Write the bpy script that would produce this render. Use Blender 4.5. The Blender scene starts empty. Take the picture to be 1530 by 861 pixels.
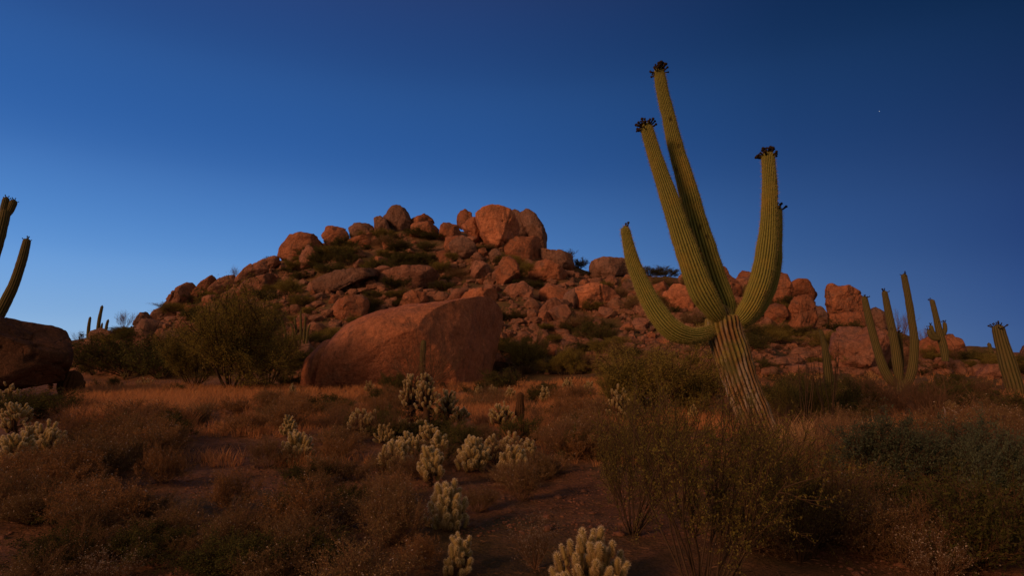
import bpy, math, random
import numpy as np
from math import radians, sin, cos, pi
random.seed(7)
RNG = np.random.default_rng(11)
S = bpy.context.scene
COL = S.collection

# ------------------------------------------------------------------ camera
F, CX, CY = 900.0, 765.0, 430.5
PITCH = radians(6.65)
CAMZ = 1.5
cp, sp_ = cos(PITCH), sin(PITCH)

def ray(px, py):
    xc = (np.asarray(px, float) - CX) / F
    yc = -(np.asarray(py, float) - CY) / F
    return xc, cp - yc * sp_, sp_ + yc * cp

def P(px, py, Y):
    """world point seen at photo pixel (px, py) at distance Y along +Y"""
    x, y, z = ray(px, py)
    return np.array([x / y * Y, Y, CAMZ + z / y * Y])

# ------------------------------------------------------------------ noise
def _hash(i, j, k, seed):
    h = (i * 374761393 + j * 668265263 + k * 2147483647 + seed * 1274126177) & 0xFFFFFFFF
    h = ((h ^ (h >> 13)) * 1274126177) & 0xFFFFFFFF
    h = (h ^ (h >> 16)) & 0xFFFFFFFF
    h = (h * 2246822519) & 0xFFFFFFFF
    return ((h >> 8) & 0xFFFF) / 32767.5 - 1.0

def vnoise(p, seed=0):
    p = np.asarray(p, float)
    i = np.floor(p).astype(np.int64)
    f = p - i
    f = f * f * f * (f * (f * 6 - 15) + 10)
    r = 0
    for a in (0, 1):
        wa = f[:, 0] if a else 1 - f[:, 0]
        for b in (0, 1):
            wb = f[:, 1] if b else 1 - f[:, 1]
            for c in (0, 1):
                wc = f[:, 2] if c else 1 - f[:, 2]
                r = r + wa * wb * wc * _hash(i[:, 0] + a, i[:, 1] + b, i[:, 2] + c, seed)
    return r

def fbm(p, octv=4, seed=0, gain=.5):
    r = 0; a = 1; q = np.asarray(p, float)
    for o in range(octv):
        r = r + a * vnoise(q, seed + o * 17); q = q * 2.03 + 5.7; a *= gain
    return r

def sstep(a, b, x):
    t = np.clip((x - a) / (b - a), 0, 1)
    return t * t * (3 - 2 * t)

_FG = (fbm(np.stack(np.meshgrid(np.arange(256) / 4., np.arange(256) / 4., [0.], indexing='ij'), -1).reshape(-1, 3), 2, 61)).reshape(256, 256)
def FN(x, y): return _FG[int((x * 4) % 256), int((y * 4) % 256)]
# ------------------------------------------------------------------ terrain
CREST = [(-900, 500, 150), (-500, 505, 130), (-200, 515, 110), (0, 518, 100), (100, 512, 95), (160, 500, 94), (215, 482, 94), (240, 470, 94), (265, 452, 95), (305, 434, 96),
         (380, 402, 98), (420, 390, 99), (455, 374, 100), (500, 360, 101), (560, 349, 102), (600, 342, 102),
         (660, 347, 102), (700, 346, 102), (760, 356, 101), (815, 384, 99), (850, 391, 97), (880, 408, 94), (940, 412, 90),
         (1000, 414, 86), (1070, 418, 82), (1100, 424, 79), (1170, 440, 76), (1220, 466, 73), (1290, 486, 70),
         (1340, 500, 68), (1380, 514, 67), (1430, 524, 67), (1530, 534, 70), (1700, 530, 80), (2000, 520, 90), (2500, 505, 110)]
_c = np.array([P(a, b, d) for a, b, d in CREST])
CU, CZ, CYY = _c[:, 0] / _c[:, 1], _c[:, 2], _c[:, 1]
FOOT = [(-900, 70), (0, 58), (230, 46), (400, 42), (600, 45), (760, 41), (900, 35), (1100, 33), (1300, 33), (1530, 40), (2500, 60)]
FU = np.array([(a - CX) / F * 1.0 for a, _ in FOOT]); FY = np.array([float(b) for _, b in FOOT])
SD = np.array([-.70, -.66]); SD = SD / np.linalg.norm(SD)     # horizontal direction to the low light

def terrain(x, y, fine=True):
    x = np.asarray(x, float); y = np.asarray(y, float)
    shp = np.broadcast(x, y).shape
    x = np.broadcast_to(x, shp).ravel(); y = np.broadcast_to(y, shp).ravel()
    yy = np.maximum(y, 18.)
    u = x / yy
    zc = np.interp(u, CU, CZ); yc = np.interp(u, CU, CYY); yf = np.interp(u, FU, FY)
    t = (yy - yf) / (yc - yf)
    tc = np.clip(t, 0, 1)
    prof = (tc ** 1.12) * .9 + .1 * sstep(0, 1, tc)
    back = 1 - sstep(0, 1, (yy - yc) / (yc * 1.1))
    h = zc * prof * np.where(t > 1, back, 1)
    act = sstep(0, .15, tc) * (1 - .75 * sstep(.8, 1.0, tc)) * np.where(t > 1, 0.25, 1)
    P2 = np.stack([x, y, np.zeros_like(x)], 1)
    h = h + act * (1.1 * vnoise(P2 / 11., 3) + .7 * vnoise(P2 / 4.5, 4) + .3 * vnoise(P2 / 1.7, 5))
    r = np.sqrt(x * x + y * y)
    near = .10 * vnoise(P2 / 5., 8) + .05 * vnoise(P2 / 1.6, 9)
    h = h + near * sstep(0, 4, r)
    # the right side of the flat rises gently, the left dips
    h = h + sstep(6, 30, y) * np.clip(x / 25., -.5, 1) * .35 * (1 - tc)
    # unseen ridge, added behind the camera to shade the near ground
    s = x * SD[0] + y * SD[1]
    h = h + ADDED_RIDGE * sstep(14, 52, s) * (1 - sstep(70, 160, s) * .7)
    if fine:
        h = h + .022 * vnoise(P2 / .35, 12) + .010 * vnoise(P2 / .12, 13)
    return h.reshape(shp)
ADDED_RIDGE = 13.5

_YS = np.concatenate([np.linspace(2.0, 30, 900), np.geomspace(30.05, 190, 1400)])
_GU = np.linspace(-1.4, 1.4, 701); _GL = np.linspace(math.log(1.8), math.log(195), 760)
_GH = terrain(_GU[:, None] * np.exp(_GL)[None], np.broadcast_to(np.exp(_GL)[None], (701, 760)), False)
def hgt(x, y):
    """quick height: the same ground, read from a table"""
    y = np.maximum(np.asarray(y, float), 1.9); u = np.asarray(x, float) / y
    a = np.clip((u + 1.4) / 2.8 * 700, 0, 699.99); b = np.clip((np.log(y) - _GL[0]) / (_GL[-1] - _GL[0]) * 759, 0, 758.99)
    i = a.astype(int); j = b.astype(int); f = a - i; g = b - j
    return (_GH[i, j] * (1 - f) + _GH[i + 1, j] * f) * (1 - g) + (_GH[i, j + 1] * (1 - f) + _GH[i + 1, j + 1] * f) * g
def ground_at(px, py, miss=None):
    x, y, z = ray(px, py)
    xs = x / y * _YS; zs = CAMZ + z / y * _YS
    d = zs - hgt(xs, _YS)
    k = np.argmax(d < 0)
    if d[k] >= 0:
        if miss is None:
            k = int(np.argmin(np.where(_YS > 40, d, 1e9)))
        else:
            return None
    if k > 0 and d[k - 1] > 0 > d[k]:
        f = d[k - 1] / (d[k - 1] - d[k]); Yk = _YS[k - 1] * (1 - f) + _YS[k] * f
    else: Yk = _YS[k]
    return np.array([x / y * Yk, Yk, float(hgt(x / y * Yk, Yk))])

# ------------------------------------------------------------------ meshes and objects
def mesh(name, V, faces, mats, fm=None, smooth=True, attrs=None):
    """V (n,3); faces = list of int arrays (m,k); fm = material index per face array"""
    me = bpy.data.meshes.new(name)
    V = np.asarray(V, np.float32)
    me.vertices.add(len(V)); me.vertices.foreach_set('co', V.ravel())
    faces = [np.asarray(f, np.int32) for f in faces if len(f)]
    tot = sum(f.size for f in faces); nf = sum(len(f) for f in faces)
    me.loops.add(tot); me.polygons.add(nf)
    me.loops.foreach_set('vertex_index', np.concatenate([f.ravel() for f in faces]))
    ls = np.concatenate([np.full(len(f), f.shape[1], np.int32) for f in faces])
    st = np.concatenate([[0], np.cumsum(ls)[:-1]]).astype(np.int32)
    me.polygons.foreach_set('loop_start', st)
    if fm is not None:
        mi = np.concatenate([np.full(len(f), m, np.int32) if np.isscalar(m) else np.asarray(m, np.int32) for f, m in zip(faces, fm)])
        me.polygons.foreach_set('material_index', mi)
    me.update(calc_edges=True)
    me.polygons.foreach_set('use_smooth', np.full(nf, bool(smooth)))
    for k, v in (attrs or {}).items():
        a = me.attributes.new(k, 'FLOAT', 'POINT'); a.data.foreach_set('value', np.asarray(v, np.float32))
    for m in (mats if isinstance(mats, (list, tuple)) else [mats]):
        me.materials.append(m)
    me.validate()
    return me

def ob(name, me, parent=None, loc=(0, 0, 0), rot=(0, 0, 0), sc=1.0):
    o = bpy.data.objects.new(name, me); COL.objects.link(o)
    o.location = loc; o.rotation_euler = rot
    o.scale = (sc,) * 3 if np.isscalar(sc) else sc
    if parent is not None: o.parent = parent
    return o

def tag(o, label=None, cat=None, group=None, kind=None):
    if label: o['label'] = label
    if cat: o['category'] = cat
    if group: o['group'] = group
    if kind: o['kind'] = kind
    return o

def copy_thing(o, parent=None):
    c = o.copy(); COL.objects.link(c)
    if parent is not None: c.parent = parent
    for ch in list(o.children): copy_thing(ch, c)
    return c

class Bag:
    """collects arrays of verts and faces of one mesh"""
    def __init__(s): s.V = []; s.F = []; s.M = []; s.n = 0; s.A = {}
    def add(s, V, Fs, m=0, **at):
        V = np.asarray(V, float).reshape(-1, 3)
        for f in Fs:
            s.F.append(np.asarray(f, np.int64) + s.n); s.M.append(m)
        s.V.append(V); s.n += len(V)
        for k in set(s.A) | set(at):
            s.A.setdefault(k, [np.zeros(s.n - len(V))] if s.n > len(V) else [])
            v = at.get(k, 0.0)
            s.A[k].append(np.full(len(V), v) if np.isscalar(v) else np.asarray(v))
    def mesh(s, name, mats, smooth=True):
        return mesh(name, np.concatenate(s.V), s.F, mats, s.M, smooth, {k: np.concatenate(v) for k, v in s.A.items()})

# ------------------------------------------------------------------ materials
class NT:
    def __init__(s, name):
        s.m = bpy.data.materials.new(name); s.m.use_nodes = True
        s.t = s.m.node_tree; s.t.nodes.clear()
        s.out = s.t.nodes.new('ShaderNodeOutputMaterial')
    def n(s, typ, ins=None, **kw):
        nd = s.t.nodes.new('ShaderNode' + typ)
        for k, v in kw.items(): setattr(nd, k, v)
        for k, v in (ins or {}).items():
            if isinstance(v, bpy.types.NodeSocket): s.t.links.new(v, nd.inputs[k])
            else: nd.inputs[k].default_value = v
        return nd
    def noise(s, scale, detail=5, rough=.55, vec=None, dist=0.):
        d = {'Scale': scale, 'Detail': detail, 'Roughness': rough, 'Distortion': dist}
        if vec is not None: d['Vector'] = vec
        return s.n('TexNoise', d).outputs['Fac']
    def ramp(s, fac, stops, interp='LINEAR'):
        r = s.n('ValToRGB', {'Fac': fac}); r.color_ramp.interpolation = interp
        el = r.color_ramp.elements
        while len(el) < len(stops): el.new(.5)
        for e, (p, c) in zip(el, stops):
            e.position = p; e.color = (*c, 1) if isinstance(c, tuple) else (c, c, c, 1)
        return r.outputs['Color']
    def mix(s, a, b, fac, mode='MIX'):
        m = s.n('Mix', None, data_type='RGBA', blend_type=mode)
        for k, v in ((0, fac), (6, a), (7, b)):
            if isinstance(v, bpy.types.NodeSocket): s.t.links.new(v, m.inputs[k])
            else: m.inputs[k].default_value = (*v, 1) if isinstance(v, tuple) else v
        return m.outputs[2]
    def math(s, op, a, b=0.):
        m = s.n('Math', None, operation=op)
        for k, v in ((0, a), (1, b)):
            if isinstance(v, bpy.types.NodeSocket): s.t.links.new(v, m.inputs[k])
            else: m.inputs[k].default_value = v
        return m.outputs[0]
    def bump(s, h, strength, dist, normal=None):
        d = {'Height': h, 'Strength': strength, 'Distance': dist}
        if normal is not None: d['Normal'] = normal
        return s.n('Bump', d).outputs[0]
    def pbr(s, col, rough=.85, normal=None, spec=.25):
        d = {'Roughness': rough, 'Specular IOR Level': spec}
        b = s.n('BsdfPrincipled', d)
        if isinstance(col, tuple): b.inputs['Base Color'].default_value = (*col, 1)
        else: s.t.links.new(col, b.inputs['Base Color'])
        if normal is not None: s.t.links.new(normal, b.inputs['Normal'])
        s.t.links.new(b.outputs[0], s.out.inputs['Surface'])
        return s.m

def rock_mat(name, a, b, patina, scale=1.0, crack=.22, grain_=(.5, 1.4)):
    t = NT(name)
    tc = t.n('TexCoord').outputs['Object']
    rnd = t.n('ObjectInfo').outputs['Random']
    off = t.n('VectorMath', {0: tc}, operation='ADD')
    cmb = t.n('CombineXYZ', {'X': t.math('MULTIPLY', rnd, 57.), 'Y': t.math('MULTIPLY', rnd, 91.)})
    t.t.links.new(cmb.outputs[0], off.inputs[1])
    v = off.outputs[0]
    c = t.mix(a, b, t.ramp(t.noise(.55 * scale, 6, .6, v), [(.35, 0.), (.65, 1.)]))
    # dark varnish and pale weathered patches with shapes of their own
    pat = t.ramp(t.noise(.9 * scale, 8, .68, v, .6), [(.50, 0.), (.66, 1.)])
    c = t.mix(c, patina, t.math('MULTIPLY', pat, .75))
    st = t.n('Mapping', {'Vector': v, 'Scale': (1.6 * scale, 1.6 * scale, .28 * scale)}).outputs[0]
    streak = t.ramp(t.noise(1.2, 5, .6, st), [(.55, 0.), (.72, 1.)])
    c = t.mix(c, (.10, .065, .05), t.math('MULTIPLY', streak, .7))
    grain = t.ramp(t.noise(28. * scale, 4, .7, v), [(.3, grain_[0]), (.72, grain_[1])])
    c = t.mix(c, grain, .8, 'MULTIPLY')
    mid = t.ramp(t.noise(4.2 * scale, 5, .75, v), [(.32, .68), (.68, 1.28)])
    c = t.mix(c, mid, .85, 'MULTIPLY')
    lich = t.ramp(t.noise(6. * scale, 3, .6, v), [(.66, 0.), (.74, 1.)])
    c = t.mix(c, (.22, .2, .15), t.math('MULTIPLY', lich, .35))
    br = t.math('ADD', t.math('MULTIPLY', rnd, .35), .82)
    hs = t.n('HueSaturation', {'Value': br, 'Color': c}); c = hs.outputs[0]
    # crevice lines
    vo = t.n('TexVoronoi', {'Vector': t.n('VectorMath', {0: v, 1: t.n('TexNoise', {'Vector': v, 'Scale': 1.3 * scale}).outputs['Color']}, operation='ADD').outputs[0], 'Scale': .42 * scale}, feature='DISTANCE_TO_EDGE').outputs['Distance']
    cr = t.ramp(vo, [(.0, 0.), (.03, 1.)])
    h = t.math('ADD', t.math('MULTIPLY', t.noise(2.2 * scale, 9, .68, v), 1.0), t.math('MULTIPLY', cr, crack))
    n1 = t.bump(h, 1., .4 / scale)
    n2 = t.bump(t.noise(34. * scale, 4, .7, v), .5, .012 / scale, n1)
    return t.pbr(c, .93, n2, .15)

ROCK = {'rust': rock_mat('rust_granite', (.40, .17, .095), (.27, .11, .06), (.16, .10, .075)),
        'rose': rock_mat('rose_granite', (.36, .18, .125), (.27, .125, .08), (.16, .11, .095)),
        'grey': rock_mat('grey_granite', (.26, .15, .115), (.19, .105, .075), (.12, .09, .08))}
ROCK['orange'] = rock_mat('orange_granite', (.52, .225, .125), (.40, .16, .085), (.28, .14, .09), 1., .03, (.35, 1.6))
ROCK['dark'] = rock_mat('shade_toned_granite', (.15, .075, .045), (.10, .055, .035), (.06, .04, .03))  # darker copy of the granite: the left boulder's shade is put into its colour
ROCKS = rock_mat('small_rock', (.38, .19, .125), (.28, .14, .09), (.18, .13, .11), 2.2)

def ground_mat():
    t = NT('desert_soil')
    v = t.n('NewGeometry').outputs['Position']
    big = t.noise(.22, 6, .6, v)
    c = t.mix((.24, .125, .070), (.18, .088, .045), t.ramp(big, [(.38, 0.), (.62, 1.)]))
    pale = t.ramp(t.noise(.5, 5, .6, v, .4), [(.52, 0.), (.68, 1.)])
    c = t.mix(c, (.31, .185, .12), t.math('MULTIPLY', pale, .7))
    litter = t.ramp(t.noise(5., 8, .75, v), [(.46, 0.), (.6, 1.)])
    c = t.mix(c, (.075, .048, .026), t.math('MULTIPLY', litter, .65))
    z = t.n('SeparateXYZ', {0: v}).outputs[2]
    hill = t.ramp(z, [(.0, 0.), (.04, 1.)])   # clamp: over 0..1 m
    veg = t.ramp(t.noise(.35, 7, .7, v), [(.42, 0.), (.56, 1.)])
    c = t.mix(c, (.085, .07, .032), t.math('MULTIPLY', t.math('MULTIPLY', veg, hill), .8))
    gr = t.ramp(t.noise(55., 3, .8, v), [(.3, .5), (.7, 1.5)])
    c = t.mix(c, gr, .8, 'MULTIPLY')
    vo = t.n('TexVoronoi', {'Vector': v, 'Scale': 26.}).outputs['Distance']
    n1 = t.bump(t.noise(3., 9, .75, v), .9, .12)
    n2 = t.bump(t.math('SUBTRACT', 1., vo), .7, .02, n1)
    return t.pbr(c, .97, n2, .1)
GROUND = ground_mat()

def leaf_mat(name, a, b, trans=.3, rough=.7):
    t = NT(name)
    g = t.n('NewGeometry')
    rnd = t.n('ObjectInfo').outputs['Random']
    c = t.mix(a, b, g.outputs['Random Per Island'])
    c = t.n('HueSaturation', {'Value': t.math('ADD', t.math('MULTIPLY', rnd, .5), .75), 'Color': c}).outputs[0]
    d = t.n('BsdfDiffuse', {'Color': c}); tr = t.n('BsdfTranslucent', {'Color': c})
    m = t.n('MixShader', {0: trans, 1: d.outputs[0], 2: tr.outputs[0]})
    t.t.links.new(m.outputs[0], t.out.inputs['Surface'])
    return t.m

LEAF = {'creosote': leaf_mat('creosote_leaf', (.13, .125, .03), (.20, .17, .05)),
        'rust': leaf_mat('rust_leaf', (.25, .135, .055), (.38, .22, .09)),
        'brown': leaf_mat('brown_leaf', (.17, .125, .055), (.27, .19, .085)),
        'grey': leaf_mat('grey_green_leaf', (.08, .11, .07), (.125, .16, .10)),
        'green': leaf_mat('dark_green_leaf', (.065, .075, .024), (.105, .105, .034)),
        'palo': leaf_mat('yellow_green_leaf', (.20, .175, .045), (.29, .245, .065)),
        'white': leaf_mat('dry_flower', (.38, .32, .26), (.5, .44, .36))}
STRAW = leaf_mat('straw_blade', (.52, .24, .10), (.66, .36, .16), .35)
PALESTRAW = leaf_mat('pale_straw_blade', (.45, .30, .14), (.58, .40, .2), .35)
def bark_mat(name, a, b, scale=14.):
    t = NT(name); v = t.n('TexCoord').outputs['Object']
    f = t.noise(scale, 5, .7, v)
    return t.pbr(t.mix(a, b, f), .95, t.bump(f, .6, .02), .1)
TWIG = bark_mat('dark_twig', (.045, .03, .02), (.10, .07, .045))
PALETWIG = bark_mat('pale_dead_wood', (.20, .17, .15), (.36, .31, .28))
BROWNTWIG = bark_mat('brown_twig', (.12, .07, .04), (.2, .12, .075))
CHTRUNK = bark_mat('cholla_trunk_bark', (.03, .018, .012), (.10, .06, .035), 30.)
BUD = bark_mat('dried_bud', (.012, .01, .007), (.05, .035, .02), 40.)
DARKCACTUS = bark_mat('barrel_cactus_skin', (.04, .025, .015), (.11, .06, .03), 40.)

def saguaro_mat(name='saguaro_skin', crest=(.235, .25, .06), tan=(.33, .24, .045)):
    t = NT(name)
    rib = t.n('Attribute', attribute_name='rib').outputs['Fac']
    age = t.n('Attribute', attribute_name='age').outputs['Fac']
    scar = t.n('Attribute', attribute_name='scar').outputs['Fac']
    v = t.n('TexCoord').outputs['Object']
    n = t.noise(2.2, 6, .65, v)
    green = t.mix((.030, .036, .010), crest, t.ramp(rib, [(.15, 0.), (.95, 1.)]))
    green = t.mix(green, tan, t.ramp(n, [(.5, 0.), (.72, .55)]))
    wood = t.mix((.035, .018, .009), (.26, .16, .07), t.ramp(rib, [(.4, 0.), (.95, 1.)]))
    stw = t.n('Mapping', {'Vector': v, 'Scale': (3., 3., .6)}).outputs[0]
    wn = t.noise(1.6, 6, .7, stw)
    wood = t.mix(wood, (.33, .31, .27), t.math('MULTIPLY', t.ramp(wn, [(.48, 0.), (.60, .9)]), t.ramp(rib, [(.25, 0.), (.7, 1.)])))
    wood = t.mix(wood, (.10, .11, .035), t.ramp(t.noise(2.6, 5, .65, v), [(.52, 0.), (.66, .8)]))
    a2 = t.math('ADD', age, t.math('MULTIPLY', t.math('SUBTRACT', t.noise(3.2, 6, .7, v), .5), 1.9))
    c = t.mix(green, wood, t.ramp(a2, [(.35, 0.), (.65, 1.)]))
    c = t.mix(c, (.02, .012, .008), scar)
    gr = t.ramp(t.noise(60., 3, .7, v), [(.3, .7), (.7, 1.25)])
    c = t.mix(c, gr, .7, 'MULTIPLY')
    return t.pbr(c, .8, t.bump(t.noise(45., 4, .75, v), .5, .02), .2)
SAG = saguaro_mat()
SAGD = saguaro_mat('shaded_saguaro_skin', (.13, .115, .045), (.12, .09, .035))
SPINE = leaf_mat('saguaro_spine', (.34, .27, .10), (.50, .42, .20), .3)
t = NT('cholla_spine')
tp = t.n('Attribute', attribute_name='tip').outputs['Fac']
c_ = t.mix(t.mix((.42, .29, .12), (.98, .90, .62), t.ramp(tp, [(.25, 0.), (.95, 1.)])), (.60, .46, .2), t.math('MULTIPLY', t.n('NewGeometry').outputs['Random Per Island'], .35))
t.t.links.new(t.n('MixShader', {0: .45, 1: t.n('BsdfDiffuse', {'Color': c_}).outputs[0], 2: t.n('BsdfTranslucent', {'Color': c_}).outputs[0]}).outputs[0], t.out.inputs['Surface'])
CHSPINE = t.m
t = NT('cholla_skin'); v = t.n('TexCoord').outputs['Object']
CHSKIN = t.pbr(t.mix((.16, .14, .05), (.32, .25, .10), t.noise(30., 3, .6, v)), .8, None, .2)
# ------------------------------------------------------------------ rocks
_ico = {}
def ico(sub):
    if sub not in _ico:
        import bmesh
        bm = bmesh.new(); bmesh.ops.create_icosphere(bm, subdivisions=sub, radius=1)
        bm.verts.ensure_lookup_table()
        V = np.array([v.co[:] for v in bm.verts]); Fa = np.array([[v.index for v in f.verts] for f in bm.faces])
        bm.free(); V /= np.linalg.norm(V, axis=1)[:, None]
        _ico[sub] = (V, Fa)
    return _ico[sub]

def polar_table(pts):
    """pts: closed outline around 0 -> radius for 720 angles"""
    pts = np.asarray(pts); n = len(pts); th = np.linspace(-pi, pi, 721)[:-1]
    R = np.zeros(720)
    for i in range(n):
        a, b = pts[i], pts[(i + 1) % n]
        d = np.stack([np.cos(th), np.sin(th)], 1); e = b - a
        den = d[:, 0] * e[1] - d[:, 1] * e[0]
        den = np.where(abs(den) < 1e-9, 1e-9, den)
        r = (a[0] * e[1] - a[1] * e[0]) / den
        s = (a[0] * d[:, 1] - a[1] * d[:, 0]) / den
        R = np.where((s >= -1e-6) & (s <= 1 + 1e-6) & (r > 0), np.maximum(R, r), R)
    R = np.where(R <= 0, np.median(R), R)
    k = np.exp(-(np.arange(-14, 15) / 4.) ** 2); k /= k.sum()
    return np.convolve(np.concatenate([R[-14:], R, R[:14]]), k, 'valid')

def rock_shape(seed, sub=4, outline=None, dims=(1, 1, 1), thick=None, cuts=9, planes=(), cracks=(), rough=.06, box=.78, crease=1.):
    rng = np.random.default_rng(seed)
    D, Fa = ico(sub)
    if outline is not None:
        tb = polar_table(outline)
        th = np.arctan2(D[:, 2], D[:, 0])
        q = (th + pi) / (2 * pi) * 720; i0 = np.floor(q).astype(int) % 720; f = q - np.floor(q)
        r = tb[i0] * (1 - f) + tb[(i0 + 1) % 720] * f
        s = np.sqrt(D[:, 0] ** 2 + D[:, 2] ** 2)
        sz = tb.mean()
        Vv = np.stack([r * np.cos(th) * s ** box, thick * np.sign(D[:, 1]) * abs(D[:, 1]) ** box, r * np.sin(th) * s ** box], 1)
    else:
        e = .66
        Vv = np.sign(D) * abs(D) ** e * np.array(dims); sz = float(np.mean(dims))
    for (n, frac) in planes:                  # explicit flat faces
        n = np.array(n, float); n /= np.linalg.norm(n)
        dd = Vv @ n; lim = dd.max() * frac
        Vv = Vv - np.outer(np.maximum(dd - lim, 0) * .96, n)
    for k in range(cuts):
        n = rng.normal(size=3)
        if outline is not None: n = n * [.75, 1, .75]; n[1] = -abs(n[1]) - .3; n[2] += .1
        n /= np.linalg.norm(n)
        dd = Vv @ n; lim = dd.max() * (rng.uniform(.60, .88) if outline is None else rng.uniform(.64, .9))
        Vv = Vv - np.outer(np.maximum(dd - lim, 0) * .985, n)
    o = rng.uniform(0, 50, 3)
    q = Vv / sz
    nrm = Vv / (np.linalg.norm(Vv, axis=1)[:, None] + 1e-9)
    disp = fbm(q * 1.3 + o, 3, seed) * rough * 1.1 + fbm(q * 4.5 + o, 3, seed + 5, .55) * rough * .42
    disp += -abs(vnoise(q * 2.2 + o, seed + 9)) * rough * .6
    rd = 1 - np.clip(abs(vnoise(q * 1.9 + o + 9, seed + 21)) * 9, 0, 1)
    rd2 = 1 - np.clip(abs(vnoise(q * 4.1 + o + 19, seed + 22)) * 7, 0, 1)
    disp -= (rd ** 2 * 1.3 + rd2 ** 2 * .45) * rough * crease
    Vv = Vv + nrm * (disp * sz)[:, None]
    for (n, c, w, dep) in cracks:              # wandering cracks cut into the surface
        n = np.array(n, float); n /= np.linalg.norm(n)
        dist = abs(Vv @ n - c + vnoise(Vv / sz * 2.5 + o, 77) * .10 * sz)
        Vv = Vv - nrm * (dep * np.exp(-(dist / w) ** 2))[:, None]
    return Vv, Fa

def auto_cracks(rng, sz, n):
    out = []
    for k in range(n):
        v = rng.normal(size=3); v[1] *= .4
        out.append((v, rng.uniform(-.35, .35) * sz, sz * .035, sz * .10))
    return out

def boulder(name, px_pts, label, mat='rust', Y=None, thick=.62, sub=4, cuts=13, planes=(), cracks=None, rough=.07, group=None, cat='boulder', seed=None, box=.72, fwd=.3, grow_=1.11, crease=1.):
    pts = np.array(px_pts, float)
    pts = pts.mean(0) + (pts - pts.mean(0)) * grow_
    seed = seed if seed is not None else int(abs(pts[0, 0] * 7 + pts[0, 1] * 13)) % 9973
    rng = np.random.default_rng(seed)
    c = (pts.max(0) + pts.min(0)) / 2
    if Y is None:
        g = ground_at(c[0], pts[:, 1].max() - .12 * (pts[:, 1].max() - pts[:, 1].min()))
        Y = g[1]
    az_ = math.atan2(ray(c[0], c[1])[0], ray(c[0], c[1])[1])
    vx, vy = sin(az_), cos(az_)                 # horizontal direction from the camera to the boulder
    Dh = Y / vy
    w = (pts[:, 0].max() - pts[:, 0].min()) / F * Dh * vy
    hgt_ = (pts[:, 1].max() - pts[:, 1].min()) / F * Y
    T = thick * (w * hgt_) ** .5
    Dh = Dh + T * fwd
    def at(a, b):
        x, y, z = ray(a, b); k = Dh / (x * vx + y * vy)
        return np.array([x * k, y * k, CAMZ + z * k])
    C = at(c[0], c[1])
    loc = np.array([at(a, b) for a, b in pts]) - C
    out = np.stack([loc[:, 0] * vy - loc[:, 1] * vx, loc[:, 2]], 1)
    sz = (w * hgt_) ** .5 / 2
    if cracks is None: cracks = auto_cracks(rng, sz, 1 + int(rng.random() < .6))
    V, Fa = rock_shape(seed, sub, out, thick=T, cuts=cuts, planes=planes, cracks=cracks, rough=rough, box=box, crease=crease)
    # the object's origin sits at its base
    zb = V[:, 2].min(); V[:, 2] -= zb
    m = mesh(name, V, [Fa], ROCK[mat])
    o = ob(name, m, None, (C[0], C[1], C[2] + zb), (0, 0, -az_))
    return tag(o, label, cat, group)

def small_rock_mesh(seed, flat=.7, sub=3, mat=None, name='rock'):
    rng = np.random.default_rng(seed)
    V, Fa = rock_shape(seed, sub, None, (1, rng.uniform(.7, 1), flat * rng.uniform(.8, 1.2)), cuts=13, rough=.07)
    return mesh(name, V, [Fa], mat)

# ------------------------------------------------------------------ tubes
def catmull(pts, n):
    pts = np.asarray(pts, float)
    ext = np.vstack([2 * pts[0] - pts[1], pts, 2 * pts[-1] - pts[-2]])
    out = []
    m = len(pts) - 1
    seg = np.linalg.norm(np.diff(pts[:, :3], axis=0), axis=1); cum = np.concatenate([[0], np.cumsum(seg)])
    for s in np.linspace(0, cum[-1], n):
        k = min(m - 1, np.searchsorted(cum, s, 'right') - 1); k = max(0, k)
        t = (s - cum[k]) / max(seg[k], 1e-9)
        p0, p1, p2, p3 = ext[k:k + 4]
        out.append(.5 * ((2 * p1) + (-p0 + p2) * t + (2 * p0 - 5 * p1 + 4 * p2 - p3) * t * t + (-p0 + 3 * p1 - 3 * p2 + p3) * t ** 3))
    return np.array(out)

def frames(C):
    T = np.gradient(C, axis=0); T /= np.linalg.norm(T, axis=1)[:, None]
    u = np.cross(T[0], [0, 1, .1]); u /= np.linalg.norm(u)
    U = []
    for t in T:
        u = u - t * (u @ t); u /= np.linalg.norm(u); U.append(u)
    U = np.array(U); return T, U, np.cross(T, U)

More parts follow.
